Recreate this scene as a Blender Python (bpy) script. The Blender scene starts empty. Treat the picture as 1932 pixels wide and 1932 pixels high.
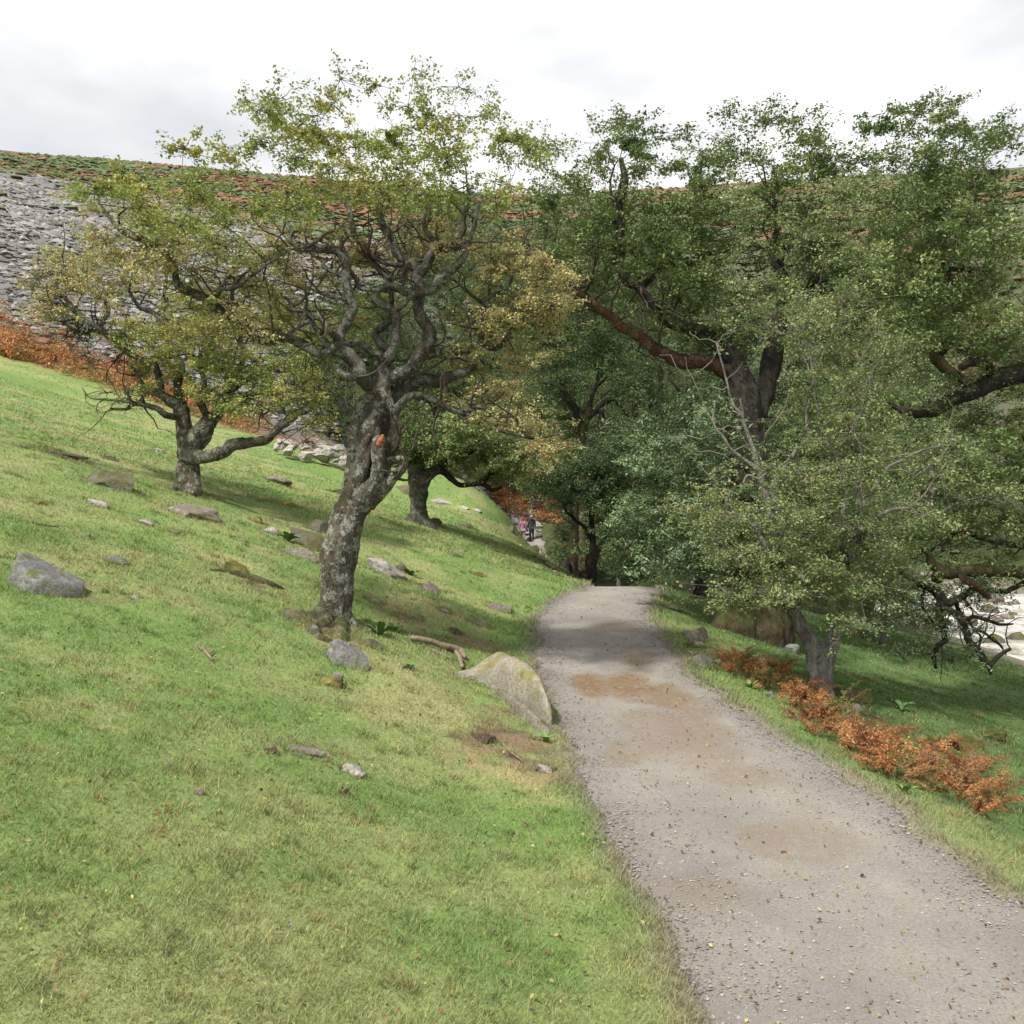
import bpy, bmesh, math, random
import numpy as np
from mathutils import Vector, Matrix, Quaternion

random.seed(7)
RNG = np.random.default_rng(7)
SC = bpy.context.scene
COL = SC.collection

# ------------------------------------------------------------------ camera, sky, sun, exposure
F = 1785.0            # focal length in units of a 1932 wide picture
EYE = 2.2             # height of the lens above the path near the camera
cam_data = bpy.data.cameras.new("camera")
cam_data.sensor_width = 36.0
cam_data.lens = F / 1932.0 * 36.0
cam_data.clip_start = 0.1
cam_data.clip_end = 2000.0
cam = bpy.data.objects.new("camera", cam_data)
cam.location = (0, 0, EYE)
cam.rotation_euler = (math.radians(90), 0, 0)
COL.objects.link(cam)
SC.camera = cam

SUN_FROM = Vector((-0.46, -0.56, 0.95)).normalized()     # towards the sun: left of and behind the camera
world = bpy.data.worlds.new("World")
SC.world = world
world.use_nodes = True
wn, wl = world.node_tree.nodes, world.node_tree.links
wn.clear()
w_out = wn.new("ShaderNodeOutputWorld")
w_bg = wn.new("ShaderNodeBackground")
w_sky = wn.new("ShaderNodeTexSky")
w_sky.sky_type = 'NISHITA'
w_sky.sun_disc = False
w_sky.sun_elevation = math.asin(SUN_FROM.z)
w_sky.sun_rotation = math.atan2(SUN_FROM.x, SUN_FROM.y)
w_sky.dust_density = 3.0
w_tc = wn.new("ShaderNodeTexCoord")
w_map = wn.new("ShaderNodeMapping")
w_map.inputs['Scale'].default_value = (1.0, 1.0, 2.6)
w_noise = wn.new("ShaderNodeTexNoise")
w_noise.inputs['Scale'].default_value = 2.2
w_noise.inputs['Detail'].default_value = 7
w_ramp = wn.new("ShaderNodeValToRGB")
w_ramp.color_ramp.elements[0].position = 0.30
w_ramp.color_ramp.elements[0].color = (0.45, 0.45, 0.45, 1)
w_ramp.color_ramp.elements[1].position = 0.60
w_ramp.color_ramp.elements[1].color = (1, 1, 1, 1)
w_mix = wn.new("ShaderNodeMixRGB")
w_mix.inputs['Color2'].default_value = (13.2, 13.1, 13.0, 1)   # bright thin cloud
w_bg.inputs['Strength'].default_value = 0.062
wl.new(w_tc.outputs['Generated'], w_map.inputs['Vector'])
wl.new(w_map.outputs['Vector'], w_noise.inputs['Vector'])
wl.new(w_noise.outputs['Fac'], w_ramp.inputs['Fac'])
wl.new(w_ramp.outputs['Color'], w_mix.inputs['Fac'])
wl.new(w_sky.outputs['Color'], w_mix.inputs['Color1'])
wl.new(w_mix.outputs['Color'], w_bg.inputs['Color'])
wl.new(w_bg.outputs['Background'], w_out.inputs['Surface'])

sun_data = bpy.data.lights.new("sun", 'SUN')
sun_data.energy = 4.4
sun_data.angle = math.radians(4)
sun_data.color = (1.0, 0.955, 0.88)
sun = bpy.data.objects.new("sun", sun_data)
sun.rotation_mode = 'QUATERNION'
sun.rotation_quaternion = SUN_FROM.to_track_quat('Z', 'Y')
COL.objects.link(sun)

SC.view_settings.view_transform = 'Standard'
SC.view_settings.look = 'None'
SC.view_settings.exposure = 0.58
SC.view_settings.gamma = 1.0
SC.view_settings.use_curve_mapping = False
SC.render.engine = 'CYCLES'
SC.cycles.max_bounces = 6
SC.cycles.diffuse_bounces = 3
SC.cycles.glossy_bounces = 2
SC.cycles.transmission_bounces = 3
SC.cycles.use_denoising = True

# ------------------------------------------------------------------ numeric helpers
def hash3(i, j, k, seed):
    n = (i * 374761393 + j * 668265263 + k * 2147483647 + seed * 1274126177) & 0xFFFFFFFF
    n = ((n ^ (n >> 13)) * 1274126177) & 0xFFFFFFFF
    n = n ^ (n >> 16)
    return (n & 0xFFFFFF) / float(0xFFFFFF)

def vnoise(p, seed=0):
    p = np.asarray(p, float)
    i = np.floor(p).astype(np.int64)
    f = p - i
    f = f * f * (3 - 2 * f)
    r = np.zeros(p.shape[:-1])
    for dx in (0, 1):
        wx = f[..., 0] if dx else 1 - f[..., 0]
        for dy in (0, 1):
            wy = f[..., 1] if dy else 1 - f[..., 1]
            for dz in (0, 1):
                wz = f[..., 2] if dz else 1 - f[..., 2]
                r += wx * wy * wz * hash3(i[..., 0] + dx, i[..., 1] + dy, i[..., 2] + dz, seed)
    return r

def fbm(p, octaves=4, seed=0):
    p = np.asarray(p, float)
    a, s, t = 1.0, 0.0, 0.0
    for o in range(octaves):
        s = s + a * vnoise(p, seed + o * 17)
        t += a
        a *= 0.5
        p = p * 2.03 + 3.7
    return s / t

def fbm2(x, y, freq, octaves=4, seed=0):
    x = np.asarray(x, float); y = np.asarray(y, float)
    p = np.stack([x * freq, y * freq, np.zeros_like(x) + seed * 0.37], -1)
    return fbm(p, octaves, seed)

def sstep(a, b, x):
    t = np.clip((np.asarray(x, float) - a) / (b - a), 0, 1)
    return t * t * (3 - 2 * t)

def at(px, py, d):
    """The point of the place seen at (px, py) of the 1932 wide picture, d metres in front of the lens."""
    return np.array([(px - 966.0) / F * d, d, EYE - (py - 966.0) / F * d])

# ------------------------------------------------------------------ mesh helpers
def make_mesh(name, verts, faces, mat=None, col=None, smooth=False):
    """faces: list of int arrays (n, k)."""
    me = bpy.data.meshes.new(name)
    verts = np.asarray(verts, np.float32)
    if isinstance(faces, np.ndarray):
        faces = [faces]
    faces = [np.asarray(f, np.int32) for f in faces if len(f)]
    me.vertices.add(len(verts))
    me.vertices.foreach_set("co", verts.ravel())
    nl = sum(f.size for f in faces)
    npoly = sum(len(f) for f in faces)
    me.loops.add(nl)
    me.loops.foreach_set("vertex_index", np.concatenate([f.ravel() for f in faces]))
    starts, s = [], 0
    for f in faces:
        starts.append(s + np.arange(len(f)) * f.shape[1])
        s += f.size
    me.polygons.add(npoly)
    me.polygons.foreach_set("loop_start", np.concatenate(starts).astype(np.int32))
    me.polygons.foreach_set("use_smooth", np.full(npoly, smooth, bool))
    me.update(calc_edges=True)
    if col is not None:
        a = me.attributes.new("Col", 'FLOAT_COLOR', 'POINT')
        c = np.ones((len(verts), 4), np.float32)
        c[:, :3] = col
        a.data.foreach_set("color", c.ravel())
    if mat:
        me.materials.append(mat)
    return me

def put(name, me, parent=None, loc=None):
    o = bpy.data.objects.new(name, me)
    COL.objects.link(o)
    if parent:
        o.parent = parent
    if loc is not None:
        o.location = loc
    return o

def tag(o, label=None, cat=None, group=None, kind=None):
    if label: o['label'] = label
    if cat: o['category'] = cat
    if group: o['group'] = group
    if kind: o['kind'] = kind
    return o

def empty(name, loc, label, cat, group=None):
    o = bpy.data.objects.new(name, None)
    o.location = loc
    o.empty_display_size = 0.2
    COL.objects.link(o)
    return tag(o, label, cat, group)

def copy_tree(o, parent=None):
    c = o.copy()
    COL.objects.link(c)
    if parent: c.parent = parent
    for ch in list(o.children):
        copy_tree(ch, c)
    return c

def unit(v):
    return v / np.maximum(np.linalg.norm(v, axis=-1, keepdims=True), 1e-9)

def catmull(P, n):
    """P (k, m) control rows -> n rows through them."""
    P = np.asarray(P, float)
    if len(P) == 2:
        t = np.linspace(0, 1, n)[:, None]
        return P[0] * (1 - t) + P[1] * t
    E = np.vstack([2 * P[0] - P[1], P, 2 * P[-1] - P[-2]])
    seg = np.linalg.norm(np.diff(P[:, :3], axis=0), axis=1)
    s = np.concatenate([[0], np.cumsum(seg)])
    u = np.linspace(0, s[-1], n)
    k = np.clip(np.searchsorted(s, u, side='right') - 1, 0, len(P) - 2)
    t = ((u - s[k]) / np.maximum(seg[k], 1e-9))[:, None]
    a, b, c, d = E[k], E[k + 1], E[k + 2], E[k + 3]
    return 0.5 * ((2 * b) + (-a + c) * t + (2 * a - 5 * b + 4 * c - d) * t**2 + (-a + 3 * b - 3 * c + d) * t**3)

def tube(path, rad, sides=10, lump=0.12, freq=9.0, seed=0, cap=True):
    """verts, faces of a lumpy tube along path (n,3) with radii (n,)."""
    path = np.asarray(path, float); rad = np.asarray(rad, float)
    n = len(path)
    T = unit(np.gradient(path, axis=0))
    N = np.zeros_like(T)
    ref = np.array([1.0, 0, 0]) if abs(T[0, 0]) < 0.8 else np.array([0, 1.0, 0])
    v = unit(np.cross(T[0], ref)[None])[0]
    for i in range(n):
        v = v - T[i] * np.dot(v, T[i])
        v = v / max(np.linalg.norm(v), 1e-9)
        N[i] = v
    B = np.cross(T, N)
    a = np.linspace(0, 2 * np.pi, sides, endpoint=False)
    ring = N[:, None, :] * np.cos(a)[None, :, None] + B[:, None, :] * np.sin(a)[None, :, None]
    V = path[:, None, :] + ring * rad[:, None, None]
    if lump > 0:
        nz = fbm(V.reshape(-1, 3) * freq, 3, seed).reshape(n, sides) - 0.5
        V = path[:, None, :] + ring * (rad[:, None] * (1 + lump * 2.4 * nz))[..., None]
    V = V.reshape(-1, 3)
    i = np.arange(n - 1)[:, None] * sides
    j = np.arange(sides)[None, :]
    k = (j + 1) % sides
    faces = np.stack([i + j, i + k, i + sides + k, i + sides + j], -1).reshape(-1, 4)
    tris = np.zeros((0, 3), int)
    if cap:
        V = np.vstack([V, path[0] - T[0] * rad[0] * 0.3, path[-1] + T[-1] * rad[-1] * 0.5])
        c0, c1 = len(V) - 2, len(V) - 1
        jj = np.arange(sides); kk = (jj + 1) % sides
        e = (n - 1) * sides
        tris = np.vstack([np.stack([np.full(sides, c0), kk, jj], -1), np.stack([np.full(sides, c1), e + jj, e + kk], -1)])
    return V, faces, tris

def join(parts):
    V, Q, T, o = [], [], [], 0
    for v, q, t in parts:
        V.append(v); Q.append(q + o); T.append(t + o); o += len(v)
    return np.vstack(V), [np.vstack(Q), np.vstack(T)]

def many_tubes(paths, rads, sides=4):
    """paths (m, n, 3), rads (m, n) -> one mesh of thin tubes."""
    m, n, _ = paths.shape
    T = unit(np.gradient(paths, axis=1))
    ref = np.where(np.abs(T[..., :1]) < 0.8, np.array([1.0, 0, 0]), np.array([0, 1.0, 0]))
    N = unit(np.cross(T, ref)); B = np.cross(T, N)
    a = np.linspace(0, 2 * np.pi, sides, endpoint=False)
    V = paths[:, :, None, :] + (N[:, :, None, :] * np.cos(a)[:, None] + B[:, :, None, :] * np.sin(a)[:, None]) * rads[:, :, None, None]
    V = V.reshape(-1, 3)
    mi = (np.arange(m) * n * sides)[:, None, None]
    i = (np.arange(n - 1) * sides)[None, :, None]
    j = np.arange(sides)[None, None, :]; k = (j + 1) % sides
    Fq = np.stack([mi + i + j, mi + i + k, mi + i + sides + k, mi + i + sides + j], -1).reshape(-1, 4)
    return V, Fq

def leaf_quads(pos, nrm, length, width, rng, along=None):
    """rhombic leaves: pos (n,3), nrm (n,3), length/width (n,)."""
    n = len(pos)
    r = rng.normal(size=(n, 3)) if along is None else along + 0.5 * rng.normal(size=(n, 3))
    u = unit(r - nrm * np.sum(r * nrm, -1, keepdims=True))
    v = np.cross(nrm, u)
    L = np.asarray(length)[:, None] * 0.5; W = np.asarray(width)[:, None] * 0.5
    lift = nrm * W * 0.35
    V = np.stack([pos - u * L, pos + v * W + lift, pos + u * L, pos - v * W + lift], 1).reshape(-1, 3)
    return V, np.arange(4 * n).reshape(n, 4)

# ------------------------------------------------------------------ materials
def nodes_of(name):
    m = bpy.data.materials.new(name)
    m.use_nodes = True
    nt = m.node_tree
    return m, nt, nt.nodes, nt.links, nt.nodes["Principled BSDF"]

def ramp(nt, fac, stops):
    r = nt.nodes.new("ShaderNodeValToRGB")
    e = r.color_ramp.elements
    e[0].position, e[0].color = stops[0][0], (*stops[0][1], 1)
    e[1].position, e[1].color = stops[-1][0], (*stops[-1][1], 1)
    for p, c in stops[1:-1]:
        x = e.new(p); x.color = (*c, 1)
    nt.links.new(fac, r.inputs['Fac'])
    return r.outputs['Color']

def noise(nt, scale, detail=4, rough=0.6, vec=None, stretch=None, coord='Object', distort=0.0):
    t = nt.nodes.new("ShaderNodeTexNoise")
    t.inputs['Scale'].default_value = scale
    t.inputs['Detail'].default_value = detail
    t.inputs['Roughness'].default_value = rough
    t.inputs['Distortion'].default_value = distort
    c = nt.nodes.new("ShaderNodeTexCoord")
    v = c.outputs[coord]
    if stretch:
        mp = nt.nodes.new("ShaderNodeMapping")
        mp.inputs['Scale'].default_value = stretch
        nt.links.new(v, mp.inputs['Vector'])
        v = mp.outputs['Vector']
    nt.links.new(v, t.inputs['Vector'])
    return t.outputs['Fac']

def mixc(nt, fac, a, b, mode='MIX'):
    m = nt.nodes.new("ShaderNodeMixRGB")
    m.blend_type = mode
    for s, v in ((m.inputs['Fac'], fac), (m.inputs['Color1'], a), (m.inputs['Color2'], b)):
        if isinstance(v, (int, float)): s.default_value = v
        elif isinstance(v, tuple): s.default_value = (*v, 1)
        else: nt.links.new(v, s)
    return m.outputs['Color']

def step_fac(nt, fac, lo, hi):
    m = nt.nodes.new("ShaderNodeMapRange")
    m.inputs['From Min'].default_value = lo
    m.inputs['From Max'].default_value = hi
    nt.links.new(fac, m.inputs['Value'])
    return m.outputs['Result']

def bump(nt, bsdf, h, strength=0.6, dist=0.02):
    b = nt.nodes.new("ShaderNodeBump")
    b.inputs['Strength'].default_value = strength
    b.inputs['Distance'].default_value = dist
    nt.links.new(h, b.inputs['Height'])
    nt.links.new(b.outputs['Normal'], bsdf.inputs['Normal'])

def up_facing(nt, lo, hi):
    g = nt.nodes.new("ShaderNodeNewGeometry")
    s = nt.nodes.new("ShaderNodeSeparateXYZ")
    nt.links.new(g.outputs['Normal'], s.inputs['Vector'])
    return step_fac(nt, s.outputs['Z'], lo, hi)

def mul(nt, a, b):
    m = nt.nodes.new("ShaderNodeMath"); m.operation = 'MULTIPLY'
    for s, v in ((m.inputs[0], a), (m.inputs[1], b)):
        if isinstance(v, (int, float)): s.default_value = v
        else: nt.links.new(v, s)
    return m.outputs['Value']

def bark(name, dark, light, lichen=None, lichen_amt=(0.55, 0.68), moss=None, warm=None, scale=14.0):
    m, nt, n, l, b = nodes_of(name)
    fis = noise(nt, scale, 6, 0.65, stretch=(1, 1, 0.28), distort=0.6)
    fine = noise(nt, scale * 5, 4, 0.7, stretch=(1, 1, 0.45))
    c = ramp(nt, fis, [(0.40, tuple(x * .6 for x in dark)), (0.50, dark), (0.62, light)])
    c = mixc(nt, step_fac(nt, fine, 0.35, 0.7), c, tuple(x * 1.35 for x in light))
    if warm:
        c = mixc(nt, mul(nt, step_fac(nt, noise(nt, 2.6, 5, 0.6), 0.5, 0.68), 0.75), c, warm)
    if lichen:
        f = step_fac(nt, noise(nt, 6.5, 6, 0.75), lichen_amt[0], lichen_amt[0] + .04)
        f2 = step_fac(nt, noise(nt, 40, 3, 0.7), 0.42, 0.50)
        c = mixc(nt, mul(nt, mul(nt, f, f2), 0.9), c, lichen)
    if moss:
        f = mul(nt, up_facing(nt, 0.25, 0.8), step_fac(nt, noise(nt, 5, 5, 0.7), 0.4, 0.55))
        c = mixc(nt, f, c, moss)
    l.new(c, b.inputs['Base Color'])
    b.inputs['Roughness'].default_value = 0.92
    b.inputs['Specular IOR Level'].default_value = 0.2
    hh = mixc(nt, 0.35, fis, fine)
    bump(nt, b, hh, 1.0, 0.07)
    return m

def leaf_mat(name, trans=0.32, rough=0.55):
    m, nt, n, l, b = nodes_of(name)
    a = n.new("ShaderNodeAttribute"); a.attribute_name = "Col"
    l.new(a.outputs['Color'], b.inputs['Base Color'])
    b.inputs['Roughness'].default_value = rough
    b.inputs['Specular IOR Level'].default_value = 0.3
    t = n.new("ShaderNodeBsdfTranslucent")
    l.new(mixc(nt, 0.25, a.outputs['Color'], (0.16, 0.20, 0.03)), t.inputs['Color'])
    mx = n.new("ShaderNodeMixShader"); mx.inputs['Fac'].default_value = trans
    l.new(b.outputs['BSDF'], mx.inputs[1]); l.new(t.outputs['BSDF'], mx.inputs[2])
    l.new(mx.outputs['Shader'], n["Material Output"].inputs['Surface'])
    return m

def rock_mat(name, base, pale, moss=None, moss_amt=(0.5, 0.62), lichen=(0.42, 0.41, 0.37), lichen_amt=(0.56, 0.66)):
    m, nt, n, l, b = nodes_of(name)
    big = noise(nt, 3.5, 6, 0.65)
    fine = noise(nt, 26, 6, 0.7)
    c = ramp(nt, big, [(0.3, base), (0.7, pale)])
    c = mixc(nt, mul(nt, step_fac(nt, fine, 0.55, 0.4), 0.5), c, tuple(x * 0.4 for x in base))
    c = mixc(nt, mul(nt, step_fac(nt, noise(nt, 9, 5, 0.7), *lichen_amt), 0.8), c, lichen)
    if moss:
        f = mul(nt, up_facing(nt, -0.15, 0.55), step_fac(nt, noise(nt, 4.5, 6, 0.75), *moss_amt))
        mc = ramp(nt, noise(nt, 18, 4), [(0.3, tuple(x * 0.6 for x in moss)), (0.7, tuple(x * 1.3 for x in moss))])
        c = mixc(nt, f, c, mc)
    l.new(c, b.inputs['Base Color'])
    b.inputs['Roughness'].default_value = 0.9
    b.inputs['Specular IOR Level'].default_value = 0.25
    bump(nt, b, mixc(nt, 0.5, big, fine), 0.9, 0.05)
    return m

def plain(name, base, dark=None, scale=20, rough=0.85, bstr=0.4, bdist=0.01):
    m, nt, n, l, b = nodes_of(name)
    nz = noise(nt, scale, 5, 0.65)
    l.new(ramp(nt, nz, [(0.3, dark or tuple(x * 0.6 for x in base)), (0.7, base)]), b.inputs['Base Color'])
    b.inputs['Roughness'].default_value = rough
    b.inputs['Specular IOR Level'].default_value = 0.25
    bump(nt, b, nz, bstr, bdist)
    return m

def attr_mat(name, scale=18.0, lo=0.7, hi=1.3, rough=0.95, bstr=0.5, bdist=0.03):
    m, nt, n, l, b = nodes_of(name)
    a = n.new("ShaderNodeAttribute"); a.attribute_name = "Col"
    nz = noise(nt, scale, 6, 0.7)
    g = ramp(nt, nz, [(0.25, (lo, lo, lo)), (0.75, (hi, hi, hi))])
    l.new(mixc(nt, 1.0, a.outputs['Color'], g, 'MULTIPLY'), b.inputs['Base Color'])
    b.inputs['Roughness'].default_value = rough
    b.inputs['Specular IOR Level'].default_value = 0.15
    bump(nt, b, nz, bstr, bdist)
    return m

M_LEAF = leaf_mat("leaves")
M_LEAF_DEEP = leaf_mat("deep_leaves", 0.20, 0.5)
M_BLADE = leaf_mat("grass_blade", 0.25, 0.6)
M_BARK_GREY = bark("lichened_bark", (0.026, 0.022, 0.017), (0.125, 0.108, 0.082), lichen=(0.30, 0.32, 0.275), lichen_amt=(0.51, 0.56), moss=(0.06, 0.07, 0.015), warm=(0.075, 0.045, 0.028))
M_BARK_LIMB = bark("limb_bark", (0.020, 0.018, 0.014), (0.100, 0.088, 0.068), lichen=(0.19, 0.205, 0.17), lichen_amt=(0.50, 0.60), moss=(0.04, 0.045, 0.02))
M_BARK_DARK = bark("dark_bark", (0.010, 0.009, 0.008), (0.045, 0.038, 0.030), moss=(0.035, 0.045, 0.016))
M_BARK_RED = bark("red_oak_bark", (0.022, 0.013, 0.009), (0.115, 0.058, 0.036), lichen=(0.20, 0.16, 0.13), lichen_amt=(0.56, 0.64), moss=(0.022, 0.032, 0.016))
M_BARK_MOSS = bark("mossy_bark", (0.020, 0.018, 0.010), (0.075, 0.065, 0.035), moss=(0.075, 0.095, 0.025), warm=(0.10, 0.065, 0.035))
M_BARK_PALE = bark("pale_grey_bark", (0.060, 0.057, 0.053), (0.21, 0.20, 0.18), lichen=(0.25, 0.27, 0.22), warm=(0.12, 0.085, 0.065))
M_TWIG = plain("twig", (0.085, 0.07, 0.05), (0.035, 0.03, 0.022), 30)
M_TWIG_PALE = plain("pale_twig", (0.22, 0.20, 0.165), (0.09, 0.08, 0.06), 30)
M_WOOD_RED = plain("torn_red_wood", (0.36, 0.14, 0.05), (0.13, 0.045, 0.02), 60, bstr=0.8)
M_DEADWOOD = plain("dead_wood", (0.25, 0.20, 0.14), (0.09, 0.07, 0.05), 25, bstr=0.8)
M_ROCK_GREY = rock_mat("grey_rock", (0.105, 0.105, 0.105), (0.25, 0.247, 0.235), moss=(0.10, 0.10, 0.03), moss_amt=(0.50, 0.58))
M_ROCK_PALE = rock_mat("pale_rock", (0.24, 0.22, 0.195), (0.43, 0.40, 0.36))
M_ROCK_WARM = rock_mat("warm_rock", (0.125, 0.105, 0.088), (0.26, 0.225, 0.185), moss=(0.09, 0.09, 0.028), moss_amt=(0.54, 0.62))
M_ROCK_MOSS = rock_mat("mossy_rock", (0.10, 0.095, 0.08), (0.20, 0.19, 0.165), moss=(0.085, 0.08, 0.022), moss_amt=(0.40, 0.52))
M_ROCK_BOULDER = rock_mat("big_boulder_rock", (0.21, 0.19, 0.155), (0.36, 0.335, 0.285), moss=(0.165, 0.155, 0.045), moss_amt=(0.45, 0.55))
M_MOSS = attr_mat("moss_mound", 30, 0.5, 1.5)
M_GROUND = attr_mat("ground_turf", 26.0, 0.6, 1.35, bstr=0.7, bdist=0.04)
M_STONE = attr_mat("loose_stone", 6.0, 0.75, 1.25, bstr=0.5)
M_PEAT = plain("peat", (0.09, 0.065, 0.045), (0.03, 0.022, 0.016), 25, bstr=0.9, bdist=0.02)

# ------------------------------------------------------------------ terrain
PATH_Y = np.array([-8, 0, 4, 7.3, 9.6, 12.2, 15.0, 17.6, 19.4, 22, 26, 32, 36, 40, 45, 50, 60, 75, 90])
PATH_L = np.array([2.6, 1.35, 0.86, 0.57, 0.42, 0.31, 0.31, 0.73, 1.36, 1.75, 2.2, 2.25, 1.9, 1.4, 0.6, 0.4, 0.35, -2.5, -6])
PATH_R = np.array([5.6, 3.9, 3.25, 2.86, 2.50, 2.24, 2.26, 2.62, 3.10, 3.4, 3.8, 3.85, 3.5, 2.9, 1.95, 1.8, 2.1, -0.6, -4])

def path_edges(y):
    return np.interp(y, PATH_Y, PATH_L), np.interp(y, PATH_Y, PATH_R)

def plane(x, y):
    return 0.106 + 0.28 * (0.545 - x) + 0.05 * (y - 7)

ANCH = []
for y in (-8, -2, 4, 9, 14, 20, 28, 36, 44):
    for x in (-30, -22, -15, -9, -5, -2.5, -0.8):
        if x < -2 or y < 40:
            ANCH.append((x, y, plane(x, y)))
for y, z in ((-8, -0.75), (0, -0.32), (4, -0.13), (7.3, 0.02), (9.6, 0.13), (12.2, 0.26), (15, 0.40), (17.6, 0.53), (19.4, 0.60), (22, 0.42), (26, -0.55), (32, -1.3), (36, -1.45), (40, -1.3), (45, -0.65), (50, 0.17), (60, 0.33), (75, 0.7)):
    l, r = path_edges(y)
    ANCH.append((l, y, z)); ANCH.append((r, y, z))
for p in ((1072, 1094, 22.5), (1060, 1084, 24.5), (1050, 1073, 27), (1030, 1056, 30), (1006, 1033, 34), (975, 998, 38), (956, 985, 40), (930, 981, 42.5), (1545, 1312, 12), (1600, 1200, 24), (1700, 1215, 24), (1880, 1300, 19), (1880, 1380, 13), (1880, 1490, 9.2), (1700, 1330, 12.5), (1480, 1230, 15.5), (1420, 1215, 17.5), (1330, 1160, 19), (1560, 1400, 9.6), (1700, 1470, 8.2), (1900, 1560, 7.6), (1110, 1112, 28), (1200, 1095, 36), (1300, 1120, 27)):
    ANCH.append(tuple(at(*p)))
ANCH += [(5, -6, -1.4), (9, -4, -2.2), (12.5, 10, -2.9), (16, 18, -3.0), (19, 28, -3.0), (23, 42, -2.9), (24, 60, -2.6), (24, 80, -2.2), (22, 8, -2.8), (28, 24, -2.6),
         (13.5, 45, -2.0), (12.5, 34, -1.6), (14, 60, -1.2), (13, 80, 0.0),
         (36, 25, 0.0), (40, 50, 0.3), (42, 80, 3), (60, 20, 14), (60, 80, 14), (62, 150, 45), (110, 150, 58), (120, 60, 46), (120, 0, 45), (200, 300, 112), (230, 100, 90), (45, 0, 4), (45, -8, 4), (100, -8, 45),
         (7, 50, -0.3), (8, 70, 1.2), (6, 95, 6), (-2, 60, 3.2), (-4, 66, 5.5), (3, 70, 3.0), (4, 80, 5.5), (-8, 52, 5.3), (-8, 66, 9), (0, 100, 14), (0, 140, 30), (0, 220, 64), (0, 450, 152), (70, 450, 155), (150, 450, 160), (-150, 450, 165), (-70, 450, 158),
         (30, 140, 24), (40, 220, 66), (-14, 50, 7.2), (-23, 50, 10.5), (-30, 60, 17.5), (-36, 70, 23.5), (-24, 70, 18.5), (-14, 66, 13), (-50, 90, 31), (-45, 60, 23), (-45, 44, 15), (-20, 100, 28), (-60, 140, 50), (-110, 140, 58), (-110, 60, 44), (-110, -8, 32), (-60, -8, 17), (-60, 30, 19), (-200, 200, 92), (-230, 50, 85), (-230, -8, 75)]
ANCH = np.array(ANCH, float)
def _phi(r2):
    return 0.5 * r2 * np.log(r2 + 1e-12)
_n = len(ANCH)
_d2 = ((ANCH[:, None, :2] - ANCH[None, :, :2]) ** 2).sum(-1)
_A = np.zeros((_n + 3, _n + 3))
_A[:_n, :_n] = _phi(_d2) + np.eye(_n) * 0.15
_A[:_n, _n] = 1; _A[:_n, _n + 1:] = ANCH[:, :2]
_A[_n, :_n] = 1; _A[_n + 1:, :_n] = ANCH[:, :2].T
_W = np.linalg.solve(_A, np.concatenate([ANCH[:, 2], [0, 0, 0]]))

def base_h(x, y):
    x = np.asarray(x, float); y = np.asarray(y, float)
    sh = x.shape
    xf, yf = x.ravel(), y.ravel()
    out = np.empty(len(xf))
    for s in range(0, len(xf), 20000):
        a, b = xf[s:s + 20000], yf[s:s + 20000]
        d2 = (a[:, None] - ANCH[None, :, 0]) ** 2 + (b[:, None] - ANCH[None, :, 1]) ** 2
        out[s:s + 20000] = _phi(d2) @ _W[:_n] + _W[_n] + _W[_n + 1] * a + _W[_n + 2] * b
    return out.reshape(sh)

def path_mask(x, y):
    l, r = path_edges(y)
    wob = (fbm2(x, y, 2.6, 3, 51) - 0.5) * 0.32 + (fbm2(x, y, 9, 2, 52) - 0.5) * 0.12
    e = np.minimum(x - l, r - x) + wob
    return np.clip(e, -5, 5)

def height(x, y):
    x = np.asarray(x, float); y = np.asarray(y, float)
    b = base_h(x, y)
    e = path_mask(x, y)
    m = sstep(-0.02, 0.18, e)
    near = sstep(0.0, 0.9, -e)
    far = sstep(18, 60, y)
    rough = (fbm2(x, y, 0.55, 4, 3) - 0.5) * (0.22 + 0.7 * far) + (fbm2(x, y, 2.4, 3, 4) - 0.5) * 0.13 + (fbm2(x, y, 6.5, 2, 8) - 0.5) * 0.045 + (fbm2(x * 0.4 + z_t(b), y * 0.4 + b * 2.5, 2.2, 2, 5) - 0.5) * 0.06
    return b + rough * near * 0.8 + 0.02 * sstep(-0.3, 0, e) * (1 - m) - 0.06 * m

def z_t(b):
    return b * 0.7

def ground_at(px, py, dmax=400.0):
    """Point of the ground seen at (px, py): follow the ray until it meets the terrain."""
    t = np.geomspace(2.0, dmax, 700)
    x = (px - 966.0) / F * t; z = EYE - (py - 966.0) / F * t
    g = z - height(x, t)
    k = np.argmax(g < 0)
    if g[k] >= 0: k = len(t) - 1
    if k == 0: return np.array([x[0], t[0], height(x[0], t[0])])
    a, b = t[k - 1], t[k]
    f = g[k - 1] / (g[k - 1] - g[k])
    d = a + (b - a) * f
    X = (px - 966.0) / F * d
    return np.array([X, d, float(height(np.array([X]), np.array([d]))[0])])

def axis_lines(lo, near_lo, near_hi, hi, step, grow):
    a = list(np.arange(near_lo, near_hi + 1e-6, step))
    s, v = step, near_hi
    while v < hi:
        s *= grow; v += s; a.append(min(v, hi))
    s, v = step, near_lo
    while v > lo:
        s *= grow; v -= s; a.insert(0, max(v, lo))
    return np.array(a)

GX = axis_lines(-260, -7, 7, 260, 0.10, 1.045)
GY = axis_lines(-8, 2.5, 21, 460, 0.10, 1.03)
gx, gy = np.meshgrid(GX, GY)
gz = height(gx, gy)

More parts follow.
